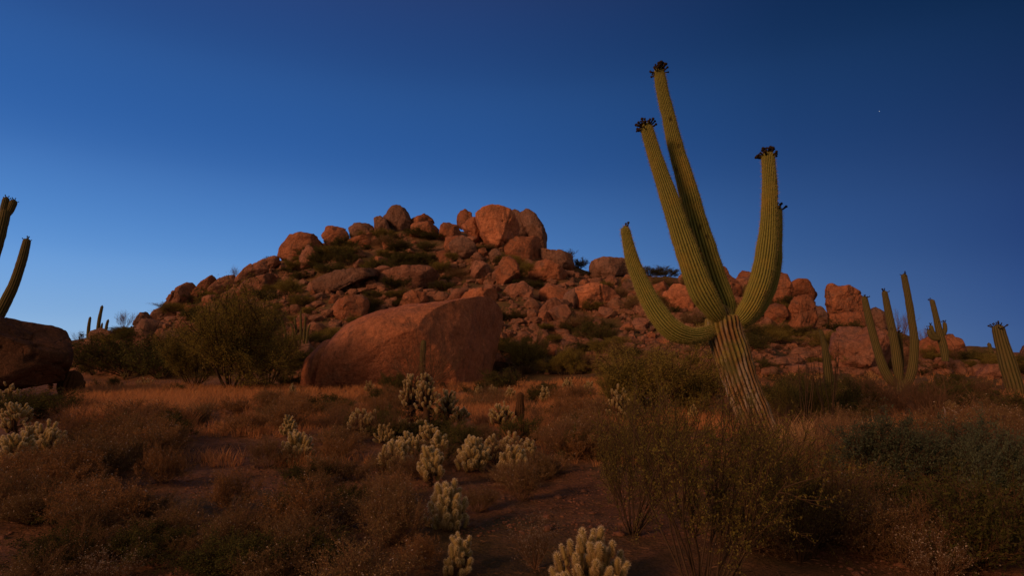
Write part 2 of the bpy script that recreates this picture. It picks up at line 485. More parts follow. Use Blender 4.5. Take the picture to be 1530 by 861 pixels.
def saguaro_limb(pts, ribs=22, step=.035, age=None, per=6, spines=True, holes=(), seed=0, depth=.13, spine_len=.03, dome=True, wob=.034):
    """pts rows: x, y, z, radius.  Returns a Bag (ribbed skin + spines)."""
    rng = np.random.default_rng(seed)
    pts = np.asarray(pts, float)
    L = np.linalg.norm(np.diff(pts[:, :3], axis=0), axis=1).sum()
    n = max(6, int(L / step))
    Q = catmull(pts, n); C, R = Q[:, :3], np.maximum(Q[:, 3], .004)
    if dome:                                   # rounded tip
        rt = R[-1]; s = np.concatenate([[0], np.cumsum(np.linalg.norm(np.diff(C, axis=0), axis=1))])
        d = s[-1] - s
        k = d < rt
        R = np.where(k, rt * np.sqrt(np.clip(1 - (1 - d / rt) ** 2, .004, 1)), R)
        # extra rings near the tip
    T, U, W = frames(C)
    m = ribs * per
    th = np.linspace(0, 2 * pi, m, endpoint=False)
    g = abs(np.cos(ribs * th / 2)) ** .75
    s = np.linspace(0, L, n)
    wobble = 1 + wob * vnoise(np.stack([s * 2.2, s * 0, s * 0 + seed], 1), seed) + wob * .6 * vnoise(np.stack([s * 7, s * 0, s * 0 + seed], 1), seed + 1)
    # growth rings: shallow pinches
    wobble = wobble - .075 * np.maximum(0, vnoise(np.stack([s * 1.1, s * 0 + 9, s * 0 + seed], 1), seed + 2) - .35)
    rr = (R * wobble)[:, None] * (1 - depth + depth * g[None, :])
    V = C[:, None, :] + rr[:, :, None] * (U[:, None, :] * np.cos(th)[None, :, None] + W[:, None, :] * np.sin(th)[None, :, None])
    nn = V.reshape(-1, 3)
    lump = fbm(nn * 5., 2, seed) * .035 * np.repeat(R, m)
    dirs = (V - C[:, None, :]).reshape(-1, 3); dirs /= np.linalg.norm(dirs, axis=1)[:, None] + 1e-9
    nn = nn + dirs * lump[:, None]
    scar = np.zeros(len(nn))
    for (hc, hr) in holes:
        d = np.linalg.norm(nn - np.asarray(hc), axis=1)
        k = np.exp(-(d / hr) ** 4); scar = np.maximum(scar, k)
        nn = nn - dirs * (k * hr * .9)[:, None]
    sm = vnoise(nn * np.array([9, 9, 6.]), seed + 50)
    scar = np.maximum(scar, np.where(sm > .83, .6, 0) * (rng.random() < .8))
    a = np.zeros(n) if age is None else np.interp(np.linspace(0, 1, n), [0, 1], age) if len(age) == 2 else np.interp(np.linspace(0, 1, n), np.linspace(0, 1, len(age)), age)
    i = np.arange(n - 1)[:, None] * m; j = np.arange(m)[None, :]; j2 = (j + 1) % m
    quads = np.stack([i + j, i + j2, i + m + j2, i + m + j], -1).reshape(-1, 4)
    bag = Bag()
    bag.add(nn, [quads], 0, rib=np.tile(g, n), age=np.repeat(a, m), scar=scar)
    tip = C[-1] + T[-1] * R[-1] * .3
    base = (n - 1) * m
    bag.V[0] = np.vstack([bag.V[0], tip[None]]); bag.n += 1
    for k, v in (('rib', .3), ('age', 0.), ('scar', 0.)): bag.A[k][0] = np.append(bag.A[k][0], v)
    jj = np.arange(m); bag.F.append(np.stack([base + jj, base + (jj + 1) % m, np.full(m, base + m)], 1)); bag.M.append(0)
    if spines:
        ks = np.arange(0, n, 1); cr = np.arange(0, m, per)
        A = nn.reshape(n, m, 3)[ks][:, cr].reshape(-1, 3)
        O = dirs.reshape(n, m, 3)[ks][:, cr].reshape(-1, 3)
        keep = rng.random(len(A)) < (1 - .8 * np.repeat(a[ks], len(cr)))
        A, O = A[keep], O[keep]
        K = 3; A = np.repeat(A, K, 0); O = np.repeat(O, K, 0)
        d = O + rng.normal(size=O.shape) * .75; d /= np.linalg.norm(d, axis=1)[:, None]
        ln = spine_len * rng.uniform(.5, 1.3, len(A))[:, None]
        sd = np.cross(d, rng.normal(size=d.shape)); sd /= np.linalg.norm(sd, axis=1)[:, None]
        w = spine_len * .045
        V3 = np.stack([A - sd * w - O * .004, A + sd * w - O * .004, A + d * ln], 1).reshape(-1, 3)
        bag.add(V3, [np.arange(len(V3)).reshape(-1, 3)], 1)
    return bag, C, T, R

def simple_tube(pts, sides=6, n=None, rough=0., seed=0, cap=True):
    pts = np.asarray(pts, float)
    Q = catmull(pts, n) if n else pts
    C, R = Q[:, :3], Q[:, 3]; T, U, W = frames(C); n = len(C)
    th = np.linspace(0, 2 * pi, sides, endpoint=False)
    V = (C[:, None] + R[:, None, None] * (U[:, None] * np.cos(th)[None, :, None] + W[:, None] * np.sin(th)[None, :, None])).reshape(-1, 3)
    if rough:
        V = V + np.stack([vnoise(V * 14 + 3, seed), vnoise(V * 14 + 9, seed), vnoise(V * 14 + 17, seed)], 1) * rough
    i = np.arange(n - 1)[:, None] * sides; j = np.arange(sides)[None, :]; j2 = (j + 1) % sides
    quads = np.stack([i + j, i + j2, i + sides + j2, i + sides + j], -1).reshape(-1, 4)
    fs = [quads]
    if cap: fs.append(np.array([np.arange(sides)[::-1], (n - 1) * sides + np.arange(sides)]))
    return V, fs

_budm = {}
def bud_mesh(k):
    if k not in _budm:
        rng = np.random.default_rng(k)
        V, fs = simple_tube([(0, 0, -.02, .012), (0, 0, .02, .016), (.002, 0, .05, .013), (.004, .003, .062, .022), (.004, .003, .078, .024), (.005, .003, .09, .010)], 7, None)
        _budm[k] = mesh('bud', V + rng.normal(size=V.shape) * .0015, fs, BUD)
    return _budm[k]

from mathutils import Vector
def add_buds(parent, C, T, R, count, size=1., seed=0, base=(0, 0, 0), merged=False, rmul=1.):
    rng = np.random.default_rng(seed)
    tip = C[-1]; t = T[-1]; r = R[int(len(R) * .82)] * .97 * rmul; tip = tip - t * r
    u = np.cross(t, [0, 1, 0.]); u /= np.linalg.norm(u); w = np.cross(t, u)
    bag = Bag()
    for k in range(count):
        a = rng.uniform(0, 2 * pi); e = rng.uniform(.15, 1.6)      # polar angle from the tip
        rad = u * cos(a) + w * sin(a)
        pos = tip + (rad * sin(e) + t * cos(e)) * r
        d = rad * sin(e * .95) + t * cos(e * .9) + rng.normal(size=3) * .12; d /= np.linalg.norm(d)
        q = Vector(d).to_track_quat('Z', 'Y'); s = size * rng.uniform(.7, 1.25)
        if merged:
            V, fs = simple_tube([(0, 0, -.02, .014), (0, 0, .05, .014), (0, 0, .07, .024), (0, 0, .09, .012)], 5)
            M = np.array(q.to_matrix()); bag.add(V * s @ M.T + pos - base, fs)
        else:
            o = ob('flower_bud', bud_mesh(k % 4), parent, tuple(pos - base), q.to_euler(), s)
    if merged: ob('bud_crown', bag.mesh('bud_crown', [BUD]), parent)

def saguaro(name, base_px, Y, limbs, label, cat='cactus', group=None, ribs=16, step=.06, per=4, buds=8, bsize=1., spl=.03, merged=True, spines=True, seed=1, k0=1.0, age0=None, holes={}, skin=None):
    """limbs: list of (part name, [(px, py, half width px, depth offset)...], with_buds)"""
    B = P(base_px[0], base_px[1], Y); B[2] = float(terrain(B[0], B[1]))
    root = bpy.data.objects.new(name, None); COL.objects.link(root); root.location = B
    tag(root, label, cat, group)
    for li, (nm, path, nb) in enumerate(limbs):
        rows = []
        for (a, b, hw, dy) in path:
            p = P(a, b, Y + dy); rows.append([*p, hw / F * (Y + dy) * k0])
        hs = [(P(a, b, Y + dy), r) for (a, b, dy, r) in holes.get(li, ())]
        bag, C, T, R = saguaro_limb(rows, ribs if hw > 0 else ribs, step, age=age0 if nm == 'trunk' else (0, 0), per=per, spines=spines, seed=seed * 31 + li, spine_len=spl, holes=hs)
        bag.V = [v - B for v in bag.V]
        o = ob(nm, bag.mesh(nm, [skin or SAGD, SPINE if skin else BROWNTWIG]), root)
        if nb: add_buds(o, C, T, R, nb, bsize, seed * 7 + li, B, merged)
    return root

# ------------------------------------------------------------------ branching plants (unit height)
def unit(v): return v / (np.linalg.norm(v, axis=-1, keepdims=True) + 1e-9)

def grow(rng, P0, D, L, K=4, jit=.12, up=.12):
    pts = [P0]; d = D
    for k in range(K):
        d = unit(d + rng.normal(size=d.shape) * jit + np.array([0, 0, up]))
        pts.append(pts[-1] + d * (L / K)[:, None])
    return np.stack(pts, 1)

def tubes(Pl, r0, r1, sides=3):
    n, K1, _ = Pl.shape
    D = unit(Pl[:, -1] - Pl[:, 0])
    U = unit(np.cross(D, np.array([.3, .9, .2]))); W = np.cross(D, U)
    th = np.linspace(0, 2 * pi, sides, endpoint=False)
    off = U[:, None, :] * np.cos(th)[None, :, None] + W[:, None, :] * np.sin(th)[None, :, None]
    t = np.linspace(0, 1, K1)
    R = r0[:, None] * (1 - t) + r1[:, None] * t
    V = Pl[:, :, None, :] + R[:, :, None, None] * off[:, None, :, :]
    base = (np.arange(n) * K1 * sides)[:, None, None]; i = (np.arange(K1 - 1) * sides)[None, :, None]; j = np.arange(sides)[None, None, :]
    j2 = (j + 1) % sides
    q = np.stack([base + i + j, base + i + j2, base + i + sides + j2, base + i + sides + j], -1).reshape(-1, 4)
    return V.reshape(-1, 3), q

def children(rng, Pl, n, L, lo=.25, spread=.7, up=.2, lenr=(.7, 1.2)):
    N, K1, _ = Pl.shape
    idx = np.repeat(np.arange(N), n)
    t = rng.uniform(lo, 1, len(idx)) * (K1 - 1); k = np.minimum(np.floor(t).astype(int), K1 - 2); f = (t - k)[:, None]
    p = Pl[idx, k] * (1 - f) + Pl[idx, k + 1] * f
    d = unit(Pl[idx, k + 1] - Pl[idx, k])
    d = unit(d + rng.normal(size=d.shape) * spread + np.array([0, 0, up]))
    return p, d, np.full(len(idx), L) * rng.uniform(*lenr, len(idx)), idx

def leaves(rng, sites, size, aspect=.45, droop=0.):
    n = len(sites)
    a = unit(rng.normal(size=(n, 3)) + np.array([0, 0, .3 - droop])); b = unit(np.cross(a, rng.normal(size=(n, 3))))
    s = (size * rng.uniform(.6, 1.4, n))[:, None]
    V = np.stack([sites, sites + a * s * .5 + b * s * aspect * .5, sites + a * s, sites + a * s * .5 - b * s * aspect * .5], 1).reshape(-1, 3)
    return V, np.arange(4 * n).reshape(-1, 4)

def sample_on(rng, Pl, n, lo=.2, spread=0.):
    N, K1, _ = Pl.shape
    idx = rng.integers(0, N, n); t = rng.uniform(lo, 1, n) * (K1 - 1); k = np.minimum(np.floor(t).astype(int), K1 - 2); f = (t - k)[:, None]
    return Pl[idx, k] * (1 - f) + Pl[idx, k + 1] * f + rng.normal(size=(n, 3)) * spread

def shrub_meshes(nm, seed, twig, leaf, nst=14, tilt=.9, L0=.8, n1=5, L1=.35, n2=4, L2=.16, nleaf=6000, ls=.02, r0=.010, up=.1, jit=.12, dome=0., lspread=.01, white=0, asp=.45, low=.25):
    rng = np.random.default_rng(seed)
    az = rng.uniform(0, 2 * pi, nst); ti = tilt * np.sqrt(rng.random(nst))
    D = np.stack([np.sin(ti) * np.cos(az), np.sin(ti) * np.sin(az), np.cos(ti)], 1)
    P0 = np.stack([np.cos(az), np.sin(az), az * 0], 1) * (.04 * rng.random(nst))[:, None]
    L = L0 * rng.uniform(.75, 1.15, nst) * (1 - dome * (ti / tilt) ** 2)
    A = grow(rng, P0, D, L, 5, jit, up)
    bag = Bag()
    V, q = tubes(A, np.full(nst, r0) * rng.uniform(.7, 1.2, nst), np.full(nst, r0 * .35), 4); bag.add(V, [q], 0)
    p, d, l, ix = children(rng, A, n1, L1, low, .6, .2)
    B = grow(rng, p, d, l, 4, jit, up)
    V, q = tubes(B, np.full(len(B), r0 * .45), np.full(len(B), r0 * .2), 3); bag.add(V, [q], 0)
    p, d, l, ix = children(rng, B, n2, L2, .2, .7, .2)
    Cc = grow(rng, p, d, l, 3, jit, up)
    V, q = tubes(Cc, np.full(len(Cc), r0 * .22), np.full(len(Cc), r0 * .12), 3); bag.add(V, [q], 0)
    st = bag.mesh(nm + '_stems', [twig])
    if nleaf == 0: return st, None
    s = sample_on(rng, Cc, nleaf, .1, lspread)
    V, q = leaves(rng, s, ls, asp)
    lb = Bag(); lb.add(V, [q], 0)
    mats = [leaf]
    if white:
        s = Cc[rng.integers(0, len(Cc), white), -1] + rng.normal(size=(white, 3)) * .012
        V, q = leaves(rng, s, ls * .9, .9); lb.add(V, [q], 1); mats.append(LEAF['white'])
    return st, lb.mesh(nm + '_leaves', mats)

SHR = {}
def kind(k, n, **kw):
    SHR[k] = [shrub_meshes(k, 100 * len(SHR) + i, **kw) for i in range(n)]
kind('creosote', 3, twig=TWIG, leaf=LEAF['creosote'], nst=24, tilt=.85, L0=.95, n1=7, L1=.34, n2=6, L2=.17, nleaf=17000, ls=.014, r0=.0085, low=.35, lspread=.008)
kind('rust', 4, twig=BROWNTWIG, leaf=LEAF['rust'], nst=26, tilt=1.25, L0=.72, n1=7, L1=.32, n2=6, L2=.16, nleaf=14000, ls=.022, r0=.010, dome=.15, white=260, lspread=.014)
kind('brown', 4, twig=BROWNTWIG, leaf=LEAF['brown'], nst=26, tilt=1.3, L0=.68, n1=7, L1=.34, n2=6, L2=.17, nleaf=8000, ls=.022, r0=.010, dome=.1, white=200, lspread=.014)
kind('grey', 3, twig=TWIG, leaf=LEAF['grey'], nst=30, tilt=1.15, L0=.75, n1=8, L1=.30, n2=6, L2=.14, nleaf=22000, ls=.028, r0=.009, dome=.15, lspread=.016, asp=.4)
kind('green', 4, twig=TWIG, leaf=LEAF['green'], nst=20, tilt=1.2, L0=.70, n1=7, L1=.36, n2=6, L2=.18, nleaf=9000, ls=.034, r0=.012, dome=.1, lspread=.02)
kind('palo', 3, twig=TWIG, leaf=LEAF['palo'], nst=13, tilt=1.0, L0=.70, n1=9, L1=.36, n2=9, L2=.2, nleaf=52000, ls=.014, r0=.012, lspread=.022, asp=.5, low=.3, up=.05)
kind('dead', 3, twig=BROWNTWIG, leaf=None, nst=22, tilt=.9, L0=.85, n1=6, L1=.4, n2=5, L2=.2, nleaf=0, r0=.008)
kind('whitedry', 2, twig=BROWNTWIG, leaf=LEAF['brown'], nst=26, tilt=1.0, L0=.8, n1=6, L1=.3, n2=5, L2=.14, nleaf=2500, ls=.02, r0=.008, white=1500)

def shrub(k, px, py, w, h, label, group=None, name=None, cat='shrub', Y=None, var=None, sink=.03):
    """w, h: size in photo pixels at that distance"""
    G = ground_at(px, py) if Y is None else None
    if G is None:
        G = P(px, py, Y); G[2] = float(hgt(G[0], G[1]))
    H = h / F * G[1]; Wd = w / F * G[1]
    st, lf = SHR[k][(var if var is not None else random.randrange(99)) % len(SHR[k])]
    root = bpy.data.objects.new(name or {'creosote': 'creosote_bush', 'palo': 'palo_verde_tree', 'dead': 'dry_bush', 'whitedry': 'dry_bush', 'rust': 'bursage_shrub', 'brown': 'bursage_shrub', 'grey': 'brittlebush'}.get(k, 'desert_shrub'), None)
    COL.objects.link(root)
    root.location = (G[0], G[1], G[2] - sink * H); root.rotation_euler = (0, 0, random.uniform(0, 6.28))
    root.scale = (Wd / 1.35, Wd / 1.35, H / .95)
    ob('stems', st, root)
    if lf: ob('foliage', lf, root)
    tag(root, label, cat, group)
    return root

# ------------------------------------------------------------------ cholla
def joint_mesh(seed, nsp, cs=10, name='joint'):
    rng = np.random.default_rng(seed)
    rows = []
    for t in np.linspace(0, 1, 9):
        r = .0215 * (np.clip(1 - abs(2 * t - 1.05) ** 5, .02, 1)) ** .5 * (1 + .08 * sin(t * 9 + seed))
        rows.append((.008 * sin(t * 3 + seed), .006 * sin(t * 4), t * .15, max(r, .006)))
    V, fs = simple_tube(rows, cs)
    bag = Bag(); bag.add(V, fs, 0)
    t = rng.random(nsp) * 1.05; a = rng.uniform(0, 2 * pi, nsp); r = .020
    top = np.clip((t - .86) / .16, 0, 1)
    rr = r * np.sqrt(np.clip(1 - top ** 2, 0, 1))
    A = np.stack([np.cos(a) * rr, np.sin(a) * rr, np.clip(t, 0, 1) * .15 - top * 0.004], 1)
    O = unit(np.stack([np.cos(a) * (1 - top), np.sin(a) * (1 - top), .25 + top * 1.4], 1))
    d = unit(O + rng.normal(size=O.shape) * .38)
    ln = rng.uniform(.012, .027, nsp)[:, None]
    sd = unit(np.cross(d, rng.normal(size=d.shape))) * .0013 * (1 if nsp > 300 else 2.0)
    V3 = np.stack([A - sd, A + sd, A + d * ln], 1).reshape(-1, 3)
    bag.add(V3, [np.arange(len(V3)).reshape(-1, 3)], 1, tip=np.repeat(np.clip(A[:, 2] / .15, 0, 1), 3))
    return bag
JB_HI = [joint_mesh(k, 620) for k in range(3)]
JM_HI = [b.mesh('joint', [CHSKIN, CHSPINE]) for b in JB_HI]
JB_LO = [joint_mesh(k + 5, 130, 6) for k in range(3)]
from mathutils import Matrix

def cholla_joints(rng, arms, trunk_h, wid, ht, js, upright=.7, dens=1.):
    """finger-like joints standing all over a rounded head: list of (pos, dir, size), and the limb lines"""
    out = []; ends = []; lines = []
    c0 = np.array([0, 0, trunk_h]); rx = wid * .5; rz = max(ht - trunk_h, js * 1.05)
    tries = 0
    want = int(arms * 5.5 * dens)
    while len(out) < want and tries < want * 14:
        tries += 1
        d = unit(rng.normal(size=3) + np.array([0, 0, .55]))
        if d[2] < (.04 if trunk_h < .4 * ht else -.2): continue
        f = rng.uniform(.82, 1.0) if rng.random() < .75 else rng.uniform(.45, .8)
        lump = 1 + .16 * math.sin(3 * math.atan2(d[1], d[0]) + arms) + .10 * math.sin(7 * d[0] + 3)
        end = c0 + d * np.array([rx, rx, rz]) * f * min(1.05, lump) * [1, 1, .8 + .2 * rng.random()]
        dd = unit(unit(d * [1 / rx, 1 / rx, 1 / rz]) * .75 + np.array([0, 0, upright]) + rng.normal(size=3) * .30)
        if any(np.linalg.norm(end - e) < js * .44 for e in ends): continue
        s = js * rng.uniform(.75, 1.15)
        ends.append(end); out.append((end - dd * s * .98, dd, s))
    for k in range(0, len(out), 3):            # dark limbs from the trunk to the joints
        p = out[k][0]; m = c0 * .9 + (p - c0) * np.array([.55, .55, .25])
        lines.append([c0 * .85, m, p, p])
    return out, lines

def cholla(px, py_base, py_top, wpx, label, trunk=.45, arms=9, hi=False, js=None, Y=None, seed=None, group=None, upright=1.1, name='teddy_bear_cholla', sk=1.0, dens=1.):
    G = ground_at(px, py_base) if Y is None else P(px, py_base, Y)
    if Y is not None: G[2] = float(hgt(G[0], G[1]))
    seed = seed if seed is not None else int(px * 3 + py_base)
    rng = np.random.default_rng(seed)
    H = (py_base - py_top) / F * G[1]; Wd = wpx / F * G[1]
    js = (js or min(.16, H * .3)) * sk
    th = H * trunk
    J, lines = cholla_joints(rng, arms, max(th, .04), Wd, H, js, upright, dens)
    root = bpy.data.objects.new(name, None); COL.objects.link(root); root.location = (G[0], G[1], G[2] - .02)
    tag(root, label, 'cactus', group)
    tb = Bag()
    r = max(.025, min(.07, H * .05))
    lean = rng.normal(size=2) * .05 * H
    V, fs = simple_tube([(lean[0] * -.3, 0, -.05, r * 1.1), (lean[0], lean[1], th * .5 + .01, r), (0, 0, th + .03, r * .9), (0, 0, th + js * .6, r * .7)], 8, 12, .02, seed)
    tb.add(V, fs)
    n = int(60 * H) + 20                        # old stubs and hanging dead joints on the trunk
    for k in range(n // 2):
        z = rng.uniform(.0, th + .02); a = rng.uniform(0, 6.28); d = np.array([cos(a), sin(a), rng.uniform(-.7, .3)])
        p = np.array([0, 0, z]); L = rng.uniform(.8, 1.9) * r
        V, fs = simple_tube([(*p, r * .5), (*(p + d * L * .6), r * .45), (*(p + d * L * 1.25), r * .22)], 5)
        tb.add(V, fs)
    for ln in lines:
        if len(ln) > 2:
            pts = [(*q, r * .55) for q in ln[:-1]]
            V, fs = simple_tube(pts, 5); tb.add(V, fs)
    ob('trunk', tb.mesh('cholla_trunk', [CHTRUNK]), root)
    if hi:
        if len(J) > 98: J = [J[i] for i in rng.choice(len(J), 98, replace=False)]
        for (p, d, s) in J:
            q = Vector(d).to_track_quat('Z', 'Y')
            o = ob('joint', JM_HI[rng.integers(3)], root, tuple(p), q.to_euler(), s / .15)
    else:
        bag = Bag()
        for (p, d, s) in J:
            M = np.array(Vector(d).to_track_quat('Z', 'Y').to_matrix()); b = JB_LO[rng.integers(3)]
            for V, fs, m, i in zip(b.V, b.F, b.M, range(9)): pass
            V = np.concatenate(b.V) * (s / .15) @ M.T + p
            n0 = bag.n
            bag.V.append(V); bag.n += len(V); bag.A.setdefault('tip', []).append(np.concatenate(b.A['tip']))
            for f, m in zip(b.F, b.M): bag.F.append(f + n0); bag.M.append(m)
        ob('crown', bag.mesh('cholla_crown', [CHSKIN, CHSPINE]), root)
    return root

def cholla_copy(src, px, py_base, py_top, label, group=None):
    G = ground_at(px, py_base)
    c = copy_thing(src); H = (py_base - py_top) / F * G[1]
    c.location = (G[0], G[1], G[2] - .02); c.scale = (H / src['h'],) * 3
    c.rotation_euler = (0, 0, random.uniform(0, 6.28)); c['label'] = label
    return c
# ------------------------------------------------------------------ world, light, camera
cam = bpy.data.cameras.new('camera'); camo = bpy.data.objects.new('camera', cam); COL.objects.link(camo)
camo.location = (0, 0, CAMZ); camo.rotation_euler = (radians(90) + PITCH, 0, 0)
cam.sensor_width = 36; cam.lens = F / 1530 * 36; cam.clip_end = 9000; cam.clip_start = .05
S.camera = camo

SUN_EL = radians(20.0)
sun = bpy.data.lights.new('sun', 'SUN'); suno = bpy.data.objects.new('sun', sun); COL.objects.link(suno)
to = Vector((SD[0] * cos(SUN_EL), SD[1] * cos(SUN_EL), sin(SUN_EL)))
suno.rotation_euler = (-to).to_track_quat('-Z', 'Y').to_euler()
sun.energy = 2.0; sun.angle = radians(14); sun.color = (1, .44, .20)

def lin(r, g, b):
    f = lambda c: (c / 255 / 12.92) if c / 255 <= .04045 else ((c / 255 + .055) / 1.055) ** 2.4
    return (f(r), f(g), f(b))
W = bpy.data.worlds.new('World'); S.world = W; W.use_nodes = True
t = NT.__new__(NT); t.t = W.node_tree; t.t.nodes.clear()
out = t.t.nodes.new('ShaderNodeOutputWorld')
sep = t.n('SeparateXYZ', {0: t.n('TexCoord').outputs['Generated']})
dx, dy, dz = sep.outputs
left = t.ramp(dz, [(0., lin(152, 187, 222)), (.059, lin(132, 174, 220)), (.15, lin(98, 150, 213)), (.277, lin(61, 111, 180)), (.423, lin(44, 86, 150)), (.56, lin(44, 66, 118)), (1., (.03, .03, .05))], 'CARDINAL')
right = t.ramp(dz, [(0., lin(54, 84, 136)), (.043, lin(48, 78, 133)), (.13, lin(36, 63, 117)), (.237, lin(30, 54, 102)), (.423, lin(15, 40, 76)), (.55, lin(10, 28, 56)), (1., (.02, .02, .03))], 'CARDINAL')
azr = t.math('DIVIDE', dx, t.math('MAXIMUM', dy, .05))
fac = t.n('MapRange', {'Value': azr, 'From Min': -.95, 'From Max': .95}, clamp=True).outputs[0]
fac = t.ramp(fac, [(0., 0.), (.30, .14), (.47, .30), (.60, .50), (.75, .76), (1., 1.)])
front = t.mix(left, right, fac)
sky = t.n('TexSky', None, sky_type='NISHITA', sun_disc=False)
sky.sun_elevation = SUN_EL; sky.sun_rotation = math.atan2(SD[0], SD[1]); sky.altitude = 700
dusk = t.mix(t.mix((.25, .145, .088), sky.outputs[0], .02, 'MIX'), (.18, .125, .092), t.ramp(dz, [(0., 0.), (.7, 1.)]))
ff = t.n('MapRange', {'Value': dy, 'From Min': -.05, 'From Max': .5}, clamp=True, interpolation_type='SMOOTHSTEP').outputs[0]
c = t.mix(dusk, front, ff)
bg = t.n('Background', {'Color': c, 'Strength': 1.0})
t.t.links.new(bg.outputs[0], out.inputs['Surface'])

S.view_settings.view_transform = 'Standard'; S.view_settings.look = 'None'
S.view_settings.exposure = 0; S.view_settings.gamma = 1
S.render.engine = 'CYCLES'
S.cycles.max_bounces = 4; S.cycles.diffuse_bounces = 2; S.cycles.use_denoising = True
S.cycles.glossy_bounces = 1; S.cycles.transmission_bounces = 2

# ------------------------------------------------------------------ ground sheet
az = np.concatenate([np.linspace(-54, 54, 620), np.linspace(54, 306, 170)[1:-1]])
az = np.radians(az); nr = 420
rad = np.concatenate([[.02], np.geomspace(.5, 140, nr - 60), np.geomspace(143, 4000, 60)[:59]])
nr = len(rad); na = len(az)
X = rad[:, None] * np.sin(az)[None]; Y_ = rad[:, None] * np.cos(az)[None]
Z = terrain(X, Y_)
V = np.stack([X, Y_, Z], -1).reshape(-1, 3)
i = np.arange(nr - 1)[:, None] * na; j = np.arange(na)[None]; j2 = (j + 1) % na
q = np.stack([i + j2, i + j, i + na + j, i + na + j2], -1).reshape(-1, 4)
tag(ob('ground', mesh('ground', V, [q], GROUND)), kind='structure')

